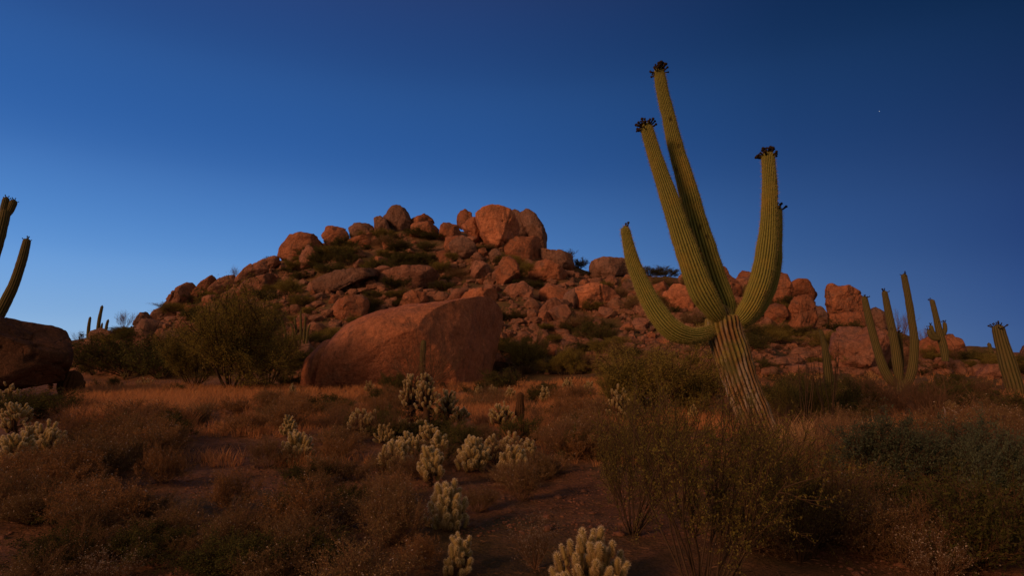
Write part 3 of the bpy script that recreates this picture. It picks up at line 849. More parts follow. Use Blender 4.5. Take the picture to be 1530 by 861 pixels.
# ------------------------------------------------------------------ boulders (photo pixel outlines)
b = boulder
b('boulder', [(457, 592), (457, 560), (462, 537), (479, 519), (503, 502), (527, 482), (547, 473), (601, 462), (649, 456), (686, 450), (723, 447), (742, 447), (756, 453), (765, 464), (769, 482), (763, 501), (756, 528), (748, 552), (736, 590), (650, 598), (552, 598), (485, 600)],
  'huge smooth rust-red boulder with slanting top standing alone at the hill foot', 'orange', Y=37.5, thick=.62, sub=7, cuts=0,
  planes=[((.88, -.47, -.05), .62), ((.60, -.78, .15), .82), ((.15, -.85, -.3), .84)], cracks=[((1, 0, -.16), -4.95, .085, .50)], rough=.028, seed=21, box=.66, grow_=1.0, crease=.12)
T = [
 ([(573, 321), (582, 311), (593, 308), (606, 310), (614, 319), (615, 334), (609, 345), (595, 349), (582, 347), (574, 336)], 'round dark brown boulder balanced on the skyline at the peak of the hill', 'grey', {}),
 ([(559, 325), (569, 322), (577, 328), (584, 343), (580, 356), (560, 354)], 'narrow upright boulder tucked against the left side of the round summit boulder', 'grey', {}),
 ([(615, 324), (635, 321), (644, 323), (648, 333), (631, 337), (616, 338)], 'thin flat-topped slab lying on a wider boulder on the skyline', 'rust', {}),
 ([(616, 336), (629, 331), (646, 330), (657, 337), (655, 349), (635, 356), (614, 353)], 'wide rounded boulder carrying a thin slab on the skyline', 'rust', {}),
 ([(656, 343), (660, 334), (671, 332), (684, 336), (689, 352), (666, 362), (656, 356)], 'squat split boulder on the skyline between the slab-topped one and the pointed one', 'rust', {}),
 ([(683, 321), (688, 314), (695, 313), (704, 319), (705, 332), (690, 341), (683, 336)], 'small pointed dome of rock rising left of the biggest summit boulder', 'rust', {}),
 ([(689, 337), (704, 326), (711, 325), (719, 347), (719, 367), (706, 356)], 'leaning slab wedged under the left edge of the biggest summit boulder', 'rust', {}),
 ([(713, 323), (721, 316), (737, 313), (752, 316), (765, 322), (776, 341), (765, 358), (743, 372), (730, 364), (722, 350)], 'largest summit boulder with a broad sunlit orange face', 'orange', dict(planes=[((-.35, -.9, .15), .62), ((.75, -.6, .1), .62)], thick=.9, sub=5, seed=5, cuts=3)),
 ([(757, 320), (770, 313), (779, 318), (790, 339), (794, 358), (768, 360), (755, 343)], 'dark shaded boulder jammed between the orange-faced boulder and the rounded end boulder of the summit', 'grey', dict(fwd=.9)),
 ([(779, 316), (788, 313), (801, 320), (812, 335), (816, 352), (815, 373), (803, 370), (790, 350), (780, 332)], 'tall curved boulder closing the right-hand end of the summit pile', 'grey', dict(fwd=.8)),
 ([(754, 363), (763, 356), (788, 353), (801, 354), (812, 370), (810, 388), (781, 393), (759, 386)], 'rounded boulder bulging out below the summit pile', 'rust', dict(planes=[((.8, -.6, 0), .3)], thick=.9)),
 ([(788, 398), (799, 391), (814, 388), (834, 396), (845, 407), (838, 424), (794, 424)], 'low dome-shaped red boulder with shrubs at its foot below the summit pile', 'rust', {}),
 ([(741, 402), (750, 385), (763, 383), (772, 394), (777, 412), (763, 428), (744, 424)], 'upright egg-shaped boulder standing halfway down under the summit pile', 'rust', {}),
 ([(808, 372), (834, 376), (854, 380), (857, 400), (832, 402), (810, 390)], 'long dark ledge stepping down from the summit pile to the saddle', 'grey', {}),
 ([(651, 376), (664, 373), (677, 383), (676, 396), (662, 400)], 'cracked blocky boulder below the pointed skyline dome', 'rust', {}),
 ([(672, 367), (688, 352), (704, 360), (714, 378), (706, 391), (682, 390)], 'grey-brown boulder with a flat sloping top left of the upright orange block', 'grey', {}),
 ([(715, 374), (724, 366), (728, 378), (726, 389), (715, 388)], 'small upright orange block under the largest summit boulder', 'rust', {}),
 ([(566, 423), (572, 407), (604, 398), (635, 399), (657, 411), (650, 426), (610, 434), (570, 434)], 'long pale ledge with a dark rusty underside in the middle of the slope', 'rose', dict(thick=.5)),
 ([(465, 427), (469, 418), (500, 405), (540, 402), (580, 400), (548, 416), (505, 434), (474, 438)], 'long thin mauve ledge slanting across the upper slope', 'grey', dict(thick=.5)),
 ([(595, 464), (604, 440), (615, 435), (633, 438), (641, 449), (639, 462), (615, 468)], 'smooth tent-shaped boulder peeping over the top edge of the huge foreground boulder', 'rust', {}),
 ([(492, 466), (504, 449), (527, 444), (549, 449), (556, 466), (540, 482), (502, 482)], 'rusty blocky boulder just behind the left shoulder of the huge foreground boulder', 'rust', {}),
 ([(684, 452), (697, 436), (719, 431), (741, 434), (748, 448), (740, 466), (700, 466)], 'crumbly bright orange outcrop showing over the right end of the huge foreground boulder', 'orange', dict(rough=.11)),
 ([(750, 436), (763, 425), (781, 421), (796, 431), (792, 446), (759, 446)], 'low pale pink outcrop below the egg-shaped boulder', 'rose', dict(rough=.09)),
 ([(415, 380), (418, 365), (434, 352), (449, 348), (471, 354), (482, 365), (470, 378), (445, 386), (423, 387)], 'layered brown outcrop at the shoulder of the skyline', 'rust', dict(rough=.08)),
 ([(447, 387), (452, 374), (460, 368), (474, 380), (476, 398), (460, 404), (447, 402)], 'upright rounded boulder just under the layered skyline outcrop', 'rose', {}),
 ([(482, 350), (489, 336), (502, 331), (516, 334), (521, 356), (505, 366), (490, 368)], 'squarish stacked outcrop on the skyline between the layered outcrop and the peak', 'rust', dict(rough=.08)),
 ([(522, 341), (531, 333), (544, 335), (557, 336), (558, 354), (527, 358)], 'broken dark ledge on the skyline beside the narrow upright boulder', 'grey', dict(rough=.09)),
 ([(376, 398), (394, 387), (414, 383), (418, 396), (399, 404), (379, 409)], 'flat dark ledge on the descending skyline left of the layered outcrop', 'rose', {}),
 ([(350, 433), (363, 420), (390, 413), (407, 410), (420, 422), (398, 436), (368, 440)], 'broad pinkish boulder with a smooth top on the left slope under the dark ledge', 'rose', {}),
 ([(387, 409), (394, 400), (405, 404), (408, 416), (393, 418)], 'small rounded pink boulder perched above the broad pinkish one', 'rose', {}),
 ([(237, 470), (250, 446), (262, 430), (284, 422), (294, 434), (280, 452), (262, 470)], 'long tilted slab forming the lowest left shoulder of the skyline', 'rose', {}),
 ([(276, 450), (298, 424), (316, 410), (324, 420), (302, 442), (288, 454)], 'tilted slab leaning up from the lowest shoulder slab', 'rust', {}),
 ([(304, 440), (328, 415), (347, 409), (355, 420), (334, 442)], 'tilted mauve slab in the row of slabs on the left skyline', 'rose', {}),
 ([(351, 418), (372, 396), (392, 392), (400, 404), (380, 420), (362, 428)], 'uppermost tilted slab of the row climbing the left skyline', 'rose', {}),
 ([(200, 482), (209, 467), (221, 466), (228, 478), (222, 492), (204, 494)], 'small dark pointed boulder at the left foot of the hill above the green thicket', 'grey', {}),
 ([(261, 485), (276, 471), (290, 466), (288, 484), (270, 492)], 'smooth pinkish boulder half hidden by scrub on the lower left slope', 'rose', {}),
 ([(125, 520), (136, 496), (150, 490), (168, 497), (178, 520)], 'dark boulder below the thin far cacti at the left of the hill', 'grey', {}),
 ([(880, 402), (885, 390), (900, 386), (930, 387), (941, 398), (938, 408), (908, 416), (885, 414)], 'flat-topped boulder on the skyline left of the great cactus arm', 'grey', {}),
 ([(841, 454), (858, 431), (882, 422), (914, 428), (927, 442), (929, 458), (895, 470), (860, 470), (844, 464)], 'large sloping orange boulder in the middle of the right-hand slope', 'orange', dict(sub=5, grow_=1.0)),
 ([(806, 466), (820, 448), (831, 446), (842, 455), (838, 474), (812, 474)], 'pale rounded boulder at the left end of the large sloping orange boulder', 'rose', {}),
 ([(976, 428), (991, 421), (1002, 429), (996, 448), (980, 448)], 'small upright boulder behind the low bent cactus arm', 'rust', {}),
 ([(989, 441), (1007, 427), (1023, 429), (1036, 447), (1034, 468), (1002, 470), (992, 456)], 'smooth orange boulder between the two left arms of the great cactus', 'orange', {}),
 ([(943, 462), (959, 451), (978, 455), (976, 470), (950, 472)], 'low pale boulder just left of the bent cactus arm', 'rose', {}),
 ([(929, 420), (940, 407), (952, 421), (950, 438), (931, 436)], 'small orange block above the large sloping boulder', 'rust', {}),
 ([(904, 417), (914, 409), (923, 418), (917, 432), (906, 430)], 'pair-sized knob of pale rock under the flat-topped skyline boulder', 'rose', {}),
 ([(1066, 402), (1072, 398), (1084, 400), (1090, 411), (1084, 424), (1066, 424)], 'small flat boulder on the skyline seen between the rising cactus arms', 'rust', {}),
 ([(1072, 417), (1090, 409), (1108, 428), (1107, 446), (1080, 450)], 'wedge-shaped red boulder between the rising cactus arms', 'rust', {}),
 ([(1099, 417), (1109, 404), (1121, 407), (1127, 423), (1112, 436)], 'pointed red boulder close to the right cactus arm', 'rust', {}),
 ([(1086, 455), (1105, 443), (1115, 459), (1110, 474), (1090, 474)], 'orange block just above the crotch of the great cactus', 'rust', {}),
 ([(1154, 414), (1164, 407), (1177, 412), (1184, 430), (1180, 456), (1156, 460)], 'tall dark red boulder just right of the right cactus arm', 'rust', {}),
 ([(1173, 429), (1192, 418), (1206, 419), (1221, 439), (1212, 452), (1177, 452)], 'faceted boulder capping the right-hand ridge pile', 'rust', dict(rough=.03)),
 ([(1173, 468), (1188, 447), (1204, 443), (1217, 452), (1219, 477), (1209, 498), (1177, 498)], 'large upright red boulder under the faceted capping boulder', 'rust', dict(sub=5)),
 ([(1143, 461), (1157, 453), (1171, 456), (1178, 472), (1162, 490), (1143, 488)], 'rounded boulder beside the trunk-side of the large upright red boulder', 'rust', {}),
 ([(1130, 487), (1145, 474), (1158, 482), (1158, 496), (1134, 498)], 'small rounded boulder at the foot of the right-hand ridge pile', 'rose', {}),
 ([(1214, 460), (1226, 457), (1236, 470), (1238, 494), (1216, 496)], 'dark upright slab filling the gap between the ridge pile and the balanced block', 'grey', {}),
 ([(1234, 436), (1236, 427), (1243, 424), (1253, 430), (1268, 427), (1284, 435), (1290, 452), (1286, 466), (1268, 470), (1240, 472), (1235, 455)], 'notched square block balanced on the skyline right of the great cactus', 'rust', dict(box=.62, sub=5, cuts=4)),
 ([(1224, 478), (1240, 470), (1292, 467), (1303, 483), (1284, 497), (1231, 495)], 'long ledge carrying the notched square block', 'rust', {}),
 ([(1292, 468), (1308, 459), (1320, 466), (1327, 485), (1322, 500), (1299, 496)], 'rounded dark boulder behind the leftmost tall arms of the distant cactus', 'grey', {}),
 ([(1240, 524), (1247, 502), (1256, 490), (1280, 492), (1306, 491), (1324, 508), (1334, 530), (1318, 552), (1250, 552)], 'big pale pink boulder below the ledge with the square block', 'rose', dict(sub=5, cuts=5)),
 ([(1370, 522), (1378, 508), (1398, 503), (1420, 502), (1436, 509), (1445, 527), (1443, 544), (1410, 546), (1374, 544)], 'broad rounded boulder on the skyline behind the candelabra cactus', 'rust', {}),
 ([(1481, 535), (1488, 527), (1500, 530), (1503, 545), (1486, 548)], 'small rounded boulder on the skyline beside the crowned leaning cactus', 'rose', {}),
 ([(1522, 524), (1532, 513), (1562, 512), (1570, 550), (1526, 553)], 'dark boulder at the right end of the skyline past the crowned leaning cactus', 'grey', {}),
 ([(1384, 550), (1400, 535), (1416, 540), (1424, 552), (1405, 560)], 'angular pink boulder on the bank in front of the broad skyline boulder', 'rose', {}),
 ([(1459, 556), (1474, 546), (1499, 545), (1506, 558), (1490, 568), (1464, 566)], 'pale flat slab on the bank behind the crowned leaning cactus', 'rose', {}),
]
for pts, lab, mt, kw in T:
    b('boulder', pts, lab, mt, **kw)
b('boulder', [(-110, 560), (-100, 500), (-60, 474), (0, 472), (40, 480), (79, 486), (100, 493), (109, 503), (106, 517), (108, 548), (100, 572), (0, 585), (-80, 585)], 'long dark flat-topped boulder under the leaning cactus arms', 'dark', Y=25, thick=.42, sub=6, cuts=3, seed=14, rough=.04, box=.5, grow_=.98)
b('boulder', [(1476, 617), (1485, 606), (1503, 606), (1515, 617), (1513, 629), (1479, 631)], 'smooth lone pink stone at the right among scrub behind the dead branch', 'rose')
b('rock', [(700, 545), (720, 541), (760, 543), (770, 550), (740, 556), (705, 554)], 'low grey stone showing beside the right end of the huge boulder', 'grey')

# ------------------------------------------------------------------ loose rocks of the slopes: individuals, then rubble
def hill_spot(rng, x0, x1, ymax=556):
    for _ in range(200):
        px = rng.uniform(x0, x1)
        u = (px - CX) / F
        cz = np.interp(u * 1.02, CU, CZ); cyy = np.interp(u * 1.02, CU, CYY)
        ptop = CY - F * math.tan(math.atan2(cz - CAMZ, cyy) - PITCH)
        if ptop + 5 > ymax: continue
        py = rng.uniform(ptop + 4, ymax)
        g = ground_at(px, py, 0)
        if g is None or g[1] < 30: continue
        return px, py, g, ptop
    return None
rng = np.random.default_rng(5)
RK = [[small_rock_mesh(40 + k, (.5, .7, .95)[k % 3], 4, ROCK[m]) for k in range(6)] for m in ('rust', 'rose', 'grey')]
zones = [(225, 520, 108, 'weathered rock lying among scrub on the long left slope', 'loose rocks on the left slope'),
         (520, 860, 120, 'weathered rock lying among scrub on the slope under the summit pile', 'loose rocks below the summit'),
         (800, 1130, 84, 'weathered rock lying among scrub on the slope behind the great cactus', 'loose rocks behind the great cactus'),
         (1130, 1480, 60, 'weathered rock lying on the bank under the right-hand ridge', 'loose rocks under the right-hand ridge')]
nrk = 0
for x0, x1, n, lab, grp in zones:
    for k in range(n):
        r = hill_spot(rng, x0, x1)
        if r is None: continue
        px, py, g, pt = r
        s_px = rng.choice([6, 9, 13, 18, 25], p=[.2, .3, .28, .16, .06]) * rng.uniform(.8, 1.2)
        if py > 530: s_px *= .6
        s = s_px / F * g[1]
        if nrk >= 296: break
        c3 = rng.choice(3, p=[.36, .4, .24])
        o = ob('rock', RK[c3][rng.integers(6)], None, (g[0], g[1], g[2] + s * .12), (rng.normal() * .3, rng.normal() * .3, rng.uniform(0, 6.28)), (s * rng.uniform(.8, 1.35), s * rng.uniform(.7, 1.1), s * rng.uniform(.75, 1.1)))
        tag(o, lab, 'rock', grp); nrk += 1
RB = [rock_shape(70 + k, 2, None, (1, .8, (.45, .6, .8)[k % 3]), cuts=12, rough=.05) for k in range(12)]
bag = Bag(); nb = 0
while nb < 11000:
    r = hill_spot(rng, -50, 1560, 560)
    px, py, g, pt = r
    if float(FN(g[0] / 7., g[1] / 7.)) < -.62: continue
    s = min(.13 + .12 * rng.pareto(1.7), 1.05) * (g[1] / 70) ** .5
    if px < 235: s *= .6
    V, Fa = RB[rng.integers(12)]; a = rng.uniform(0, 6.28)
    Rm = np.array([[cos(a), -sin(a), 0], [sin(a), cos(a), 0], [0, 0, 1]])
    bag.add(V * s * np.array([1, 1, rng.uniform(.7, 1.1)]) @ Rm.T + g + [0, 0, s * .15], [Fa]); nb += 1
tag(ob('hillside_rubble', bag.mesh('hillside_rubble', [ROCKS], False)), kind='stuff')
bag = Bag(); RB2 = [rock_shape(90 + k, 1, None, (1, .8, .6), cuts=5, rough=.05) for k in range(6)]
n = 17000
rr = np.exp(rng.uniform(np.log(3.2), np.log(26), n)); aa = rng.uniform(-.8, .8, n)
xs, ys = rr * np.sin(aa), rr * np.cos(aa); zs = terrain(xs, ys)
kk = fbm(np.stack([xs / 1.5, ys / 1.5, xs * 0], 1), 2, 33)
for k in range(n):
    if kk[k] < -.15: continue
    s = rng.uniform(.005, .020) * (1 if rng.random() > .05 else 2.5) * (1 + rr[k] / 25)
    V, Fa = RB2[rng.integers(6)]; a = rng.uniform(0, 6.28)
    Rm = np.array([[cos(a), -sin(a), 0], [sin(a), cos(a), 0], [0, 0, 1]])
    bag.add(V * s @ Rm.T + [xs[k], ys[k], zs[k]], [Fa])
tag(ob('gravel', bag.mesh('gravel', [ROCKS])), kind='stuff')

# twigs and litter lying on the soil
Vs = []
for k in range(3200):
    r_ = math.exp(rng.uniform(math.log(3.6), math.log(16))); a = rng.uniform(-.75, .75); x, y = r_ * sin(a), r_ * cos(a)
    z = float(hgt(x, y)) + .012; th = rng.uniform(0, 6.28); L = rng.uniform(.02, .09); w = rng.uniform(.0012, .0028)
    d = np.array([cos(th), sin(th), rng.normal() * .15]) * L; sd = np.array([-sin(th), cos(th), 0]) * w; up = np.array([0, 0, w * 1.6])
    p = np.array([x, y, z]); m_ = p + d * .5 + rng.normal(size=3) * .008
    Vs += [p - sd, p + sd, p + up, m_ - sd, m_ + sd, m_ + up, p + d - sd * .4, p + d + sd * .4, p + d + up * .4]
b0 = np.arange(3200)[:, None] * 9
fs = [b0 + np.array([[i, (i + 1) % 3, 3 + (i + 1) % 3, 3 + i]]) + o_ for o_ in (0, 3) for i in range(3)]
tag(ob('twig_litter', mesh('twig_litter', np.array(Vs), fs, BROWNTWIG, smooth=False)), kind='stuff')

# ------------------------------------------------------------------ dry grass (nobody could count it)
def grass(name, spots, mat, n_blade=(10, 26), h=(.12, .34)):
    Vs = []
    for (x, y, sc) in spots:
        nbl = rng.integers(*n_blade); z = float(hgt(x, y)) - .01
        a = rng.uniform(0, 6.28, nbl); ti = rng.uniform(0, .55, nbl); L = rng.uniform(*h, nbl) * sc
        d = np.stack([np.sin(ti) * np.cos(a), np.sin(ti) * np.sin(a), np.cos(ti)], 1)
        p = np.array([x, y, z]) + np.stack([np.cos(a), np.sin(a), a * 0], 1) * rng.uniform(0, .07 * sc, nbl)[:, None]
        side = np.stack([-np.sin(a * 3.3), np.cos(a * 3.3), a * 0], 1) * (.0022 * sc + .00013 * math.hypot(x, y))
        m1 = p + d * (L * .55)[:, None]; tip = p + d * L[:, None] + np.stack([np.cos(a), np.sin(a), a * 0 - .4], 1) * (L * .16)[:, None]
        Vs.append(np.stack([p - side, p + side, m1 + side * .8, m1 - side * .8, tip], 1).reshape(-1, 5, 3))
    V = np.concatenate(Vs); n = len(V); b0 = np.arange(n)[:, None] * 5
    me = mesh(name, V.reshape(-1, 3), [b0 + np.array([[0, 1, 2, 3]]), b0 + np.array([[3, 2, 4]])], mat, smooth=False)
    return tag(ob(name, me), kind='stuff')
spots = []
def field(px0, px1, py0, py1, n, sc=1., thr=-.2, seed=0):
    for k in range(n):
        px, py = rng.uniform(px0, px1), rng.uniform(py0, py1)
        g = ground_at(px, py, 0)
        if g is None or g[1] < 7.6: continue
        if float(FN(g[0] / 1.8, g[1] / 1.8)) < thr: continue
        spots.append((g[0], g[1], sc * rng.uniform(.7, 1.25)))
field(105, 290, 580, 640, 2300, 1.5, -.7)
field(255, 470, 578, 612, 1500, 1.2, -.35)
field(430, 780, 566, 640, 3300, 1.15, -.25)
field(760, 910, 568, 665, 2200, 1.15, -.35); field(0, 500, 600, 700, 1200, .9, .0)
field(900, 1130, 575, 660, 700, 1., -.1)
field(1130, 1530, 560, 640, 1300, 1., -.1)
field(0, 1530, 640, 700, 700, .6, .1)
grass('dry_grass', spots, STRAW)
spots = []
field(1165, 1310, 668, 735, 620, 1.35, -.6); field(1180, 1330, 560, 610, 300, 1.1, 0)
field(1330, 1430, 790, 861, 90, .9, -.3)
grass('pale_dry_grass', spots, PALESTRAW, h=(.16, .42))
# ------------------------------------------------------------------ the great saguaro
Y0 = 9.7
Bm = P(1142, 668, Y0)
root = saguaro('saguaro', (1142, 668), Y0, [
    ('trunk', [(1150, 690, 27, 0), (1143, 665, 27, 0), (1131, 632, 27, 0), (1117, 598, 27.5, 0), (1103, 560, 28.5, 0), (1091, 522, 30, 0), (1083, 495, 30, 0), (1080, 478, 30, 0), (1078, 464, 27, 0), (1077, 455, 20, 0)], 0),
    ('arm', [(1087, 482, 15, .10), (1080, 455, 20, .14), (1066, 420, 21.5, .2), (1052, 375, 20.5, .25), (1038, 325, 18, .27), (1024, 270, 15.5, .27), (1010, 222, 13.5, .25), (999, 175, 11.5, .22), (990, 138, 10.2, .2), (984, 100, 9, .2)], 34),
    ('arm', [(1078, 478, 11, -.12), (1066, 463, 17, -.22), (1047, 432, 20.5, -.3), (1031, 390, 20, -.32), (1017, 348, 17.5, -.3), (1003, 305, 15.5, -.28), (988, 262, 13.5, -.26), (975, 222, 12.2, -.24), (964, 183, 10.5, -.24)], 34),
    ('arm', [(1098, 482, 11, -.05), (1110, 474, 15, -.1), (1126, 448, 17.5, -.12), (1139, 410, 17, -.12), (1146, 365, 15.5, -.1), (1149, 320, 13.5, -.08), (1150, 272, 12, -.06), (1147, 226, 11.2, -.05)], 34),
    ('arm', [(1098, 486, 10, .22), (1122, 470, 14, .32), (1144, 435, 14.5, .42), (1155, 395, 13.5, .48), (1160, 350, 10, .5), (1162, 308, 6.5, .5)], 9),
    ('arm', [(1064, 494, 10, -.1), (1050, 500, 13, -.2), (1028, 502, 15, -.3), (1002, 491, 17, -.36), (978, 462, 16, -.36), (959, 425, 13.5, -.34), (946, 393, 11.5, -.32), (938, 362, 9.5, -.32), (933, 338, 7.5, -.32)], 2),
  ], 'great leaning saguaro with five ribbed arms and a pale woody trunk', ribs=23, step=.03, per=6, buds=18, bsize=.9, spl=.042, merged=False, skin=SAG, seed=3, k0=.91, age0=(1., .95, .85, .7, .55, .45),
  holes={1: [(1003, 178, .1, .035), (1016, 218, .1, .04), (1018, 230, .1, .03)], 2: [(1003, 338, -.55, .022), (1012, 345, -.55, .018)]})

# ------------------------------------------------------------------ other saguaros
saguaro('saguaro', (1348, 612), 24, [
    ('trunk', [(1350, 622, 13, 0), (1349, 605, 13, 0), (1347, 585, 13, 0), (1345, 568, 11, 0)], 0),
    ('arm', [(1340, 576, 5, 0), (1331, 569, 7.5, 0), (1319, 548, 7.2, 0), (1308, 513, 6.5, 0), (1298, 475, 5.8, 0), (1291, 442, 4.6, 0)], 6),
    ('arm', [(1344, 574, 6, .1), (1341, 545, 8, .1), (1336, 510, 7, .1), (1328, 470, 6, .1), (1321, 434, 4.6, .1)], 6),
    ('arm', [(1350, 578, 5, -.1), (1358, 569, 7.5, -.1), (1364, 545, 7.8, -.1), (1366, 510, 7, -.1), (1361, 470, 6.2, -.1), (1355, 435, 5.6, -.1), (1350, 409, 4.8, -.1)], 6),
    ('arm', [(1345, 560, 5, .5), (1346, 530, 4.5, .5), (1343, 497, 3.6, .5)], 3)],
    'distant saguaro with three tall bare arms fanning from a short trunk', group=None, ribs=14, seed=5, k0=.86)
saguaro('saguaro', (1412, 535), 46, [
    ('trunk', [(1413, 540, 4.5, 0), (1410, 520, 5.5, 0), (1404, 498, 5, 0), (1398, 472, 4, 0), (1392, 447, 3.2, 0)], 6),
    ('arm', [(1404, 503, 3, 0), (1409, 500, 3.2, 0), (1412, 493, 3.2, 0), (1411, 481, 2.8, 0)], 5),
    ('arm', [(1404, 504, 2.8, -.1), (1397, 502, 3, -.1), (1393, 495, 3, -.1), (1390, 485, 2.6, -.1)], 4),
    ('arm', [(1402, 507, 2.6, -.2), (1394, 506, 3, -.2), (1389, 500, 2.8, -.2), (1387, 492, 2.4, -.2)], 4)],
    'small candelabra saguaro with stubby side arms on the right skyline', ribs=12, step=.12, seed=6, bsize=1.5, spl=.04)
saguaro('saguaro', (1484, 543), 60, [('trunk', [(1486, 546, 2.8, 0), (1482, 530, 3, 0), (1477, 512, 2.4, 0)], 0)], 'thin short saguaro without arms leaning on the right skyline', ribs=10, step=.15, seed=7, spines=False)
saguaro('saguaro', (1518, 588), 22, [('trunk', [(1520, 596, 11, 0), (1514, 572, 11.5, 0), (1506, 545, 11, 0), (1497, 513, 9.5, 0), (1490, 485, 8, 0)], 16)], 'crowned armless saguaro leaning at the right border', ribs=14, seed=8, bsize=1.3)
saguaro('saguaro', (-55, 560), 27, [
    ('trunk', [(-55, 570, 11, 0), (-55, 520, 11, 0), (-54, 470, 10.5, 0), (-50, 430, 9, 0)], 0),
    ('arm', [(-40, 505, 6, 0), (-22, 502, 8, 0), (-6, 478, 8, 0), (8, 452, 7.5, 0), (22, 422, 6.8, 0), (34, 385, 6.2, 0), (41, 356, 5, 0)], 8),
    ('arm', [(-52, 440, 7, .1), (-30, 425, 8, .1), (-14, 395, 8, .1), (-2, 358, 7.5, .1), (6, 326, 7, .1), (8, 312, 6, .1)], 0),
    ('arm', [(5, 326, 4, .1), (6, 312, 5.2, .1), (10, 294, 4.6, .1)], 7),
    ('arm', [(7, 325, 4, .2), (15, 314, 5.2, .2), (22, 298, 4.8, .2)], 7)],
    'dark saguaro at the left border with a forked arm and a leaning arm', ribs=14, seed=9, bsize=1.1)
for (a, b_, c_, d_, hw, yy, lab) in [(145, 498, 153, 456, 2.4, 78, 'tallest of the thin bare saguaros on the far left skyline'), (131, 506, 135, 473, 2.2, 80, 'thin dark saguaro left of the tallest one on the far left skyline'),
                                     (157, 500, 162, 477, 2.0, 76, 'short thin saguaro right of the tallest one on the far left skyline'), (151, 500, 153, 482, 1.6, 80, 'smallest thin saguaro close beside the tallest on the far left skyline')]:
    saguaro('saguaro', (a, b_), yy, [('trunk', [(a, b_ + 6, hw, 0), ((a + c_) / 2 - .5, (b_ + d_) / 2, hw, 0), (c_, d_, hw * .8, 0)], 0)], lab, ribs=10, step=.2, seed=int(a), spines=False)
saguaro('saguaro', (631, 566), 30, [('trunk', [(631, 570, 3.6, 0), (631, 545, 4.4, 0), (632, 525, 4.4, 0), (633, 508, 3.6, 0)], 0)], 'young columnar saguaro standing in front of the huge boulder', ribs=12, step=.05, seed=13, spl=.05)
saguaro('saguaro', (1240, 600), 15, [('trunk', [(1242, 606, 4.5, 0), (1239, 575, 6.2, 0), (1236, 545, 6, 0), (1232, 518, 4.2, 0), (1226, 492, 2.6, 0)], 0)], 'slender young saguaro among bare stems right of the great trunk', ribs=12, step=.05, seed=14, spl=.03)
saguaro('organ_cactus', (450, 510), 44, [('stem', [(449 + a, 514, 1.6, d), (450 + a + t_, 495, 1.9, d), (450 + a * 1.4 + t_, tp, 1.4, d)], 0) for a, t_, tp, d in [(-12, 0, 482, 0), (-7, -.5, 474, .3), (-1, .5, 464, -.2), (5, 0, 472, .2), (9, 1, 484, 0), (-24, 0, 470, .5)]], 'clump of thin upright cactus stems beside the left end of the huge boulder', ribs=10, step=.1, seed=15, spines=False)

# ------------------------------------------------------------------ chollas
c = cholla
c(640 - 5, 650, 556, 42, 'tall tree cholla with a dense pale crown, middle of three before the huge boulder', .52, 14, True, js=.115, name='tree_cholla', seed=3)
c(612, 640, 553, 40, 'tall tree cholla with a ragged crown, leftmost of three before the huge boulder', .5, 14, True, js=.115, name='tree_cholla', seed=4)
c(668, 645, 577, 38, 'tree cholla on a dark leaning trunk, rightmost of three before the huge boulder', .55, 11, True, js=.115, name='tree_cholla', seed=5)
c(750, 648, 597, 44, 'round-headed cholla beside the dark burnt stump', .35, 10, True, js=.12, seed=6)
c(925, 640, 573, 36, 'round-crowned cholla on a dark crooked trunk at the left edge of the big green bush', .45, 10, True, js=.12, seed=7)
c(686, 640, 603, 34, 'drooping cholla between the three tall ones and the round-headed one', .4, 8, True, js=.12, seed=8)
c(443, 692, 640, 56, 'lone cholla spreading like a fan at the left of the middle ground', .12, 14, True, js=.15, seed=9)
c(540, 650, 606, 66, 'broad low cholla behind the lone fan-shaped one', .2, 12, True, js=.12, seed=10)
c(590, 705, 650, 54, 'leftmost cholla of the crowded front clump, with stout joints', .3, 9, True, js=.15, seed=11)
c(643, 728, 660, 42, 'tall narrow cholla at the front of the crowded clump', .35, 9, True, js=.15, seed=12)
c(706, 705, 645, 54, 'widest dense-headed cholla in the centre of the crowded clump', .25, 13, True, js=.14, seed=13)
c(767, 715, 660, 50, 'cholla with pale cup-shaped head at the right end of the crowded clump', .3, 10, True, js=.14, seed=14)
c(764, 690, 643, 46, 'small cholla just behind the one with the cup-shaped head', .25, 9, True, js=.13, seed=15)
c(789, 695, 652, 28, 'smallest cholla at the far right of the crowded clump', .3, 6, True, js=.13, seed=16)
c(655, 690, 640, 34, 'cholla half hidden behind the tall narrow one of the clump', .25, 8, True, js=.13, seed=17)
c(668, 790, 716, 66, 'bright fan-shaped cholla with long pale joints standing alone in front', .15, 12, True, js=.14, seed=18)
c(686, 855, 789, 44, 'dim greenish cholla at the bottom below the bright fan-shaped one', .1, 9, True, js=.10, seed=19)
c(886, 885, 784, 122, 'largest nearest cholla with thick finger-like joints at the bottom of the view', .1, 17, True, js=.125, seed=20, upright=2.0, sk=1.0, dens=.8)
c(75, 582, 537, 56, 'pale round cholla in front of the long dark boulder', .25, 12, True, js=.15, seed=21)
c(70, 695, 622, 52, 'cholla with bright knobbly tips at the left border clump', .25, 9, True, js=.15, seed=22)
c(18, 705, 636, 60, 'cholla at the very left border beside the knobbly one', .2, 11, True, js=.14, seed=23)
c(20, 650, 592, 50, 'middle cholla of the stacked clump on the left border', .2, 11, True, js=.13, seed=24)
c(10, 618, 570, 46, 'hindmost cholla of the stacked clump on the left border', .2, 10, True, js=.13, seed=25)
c(1350, 672, 630, 80, 'wide pale cholla head rising behind the grey-green shrub', .1, 14, True, js=.12, seed=26)
c(610, 690, 640, 44, 'cholla behind the leftmost one of the crowded clump', .3, 9, True, js=.12, seed=31)
c(733, 690, 648, 34, 'cholla squeezed between the widest one and the cup-shaped one', .3, 8, True, js=.12, seed=32)
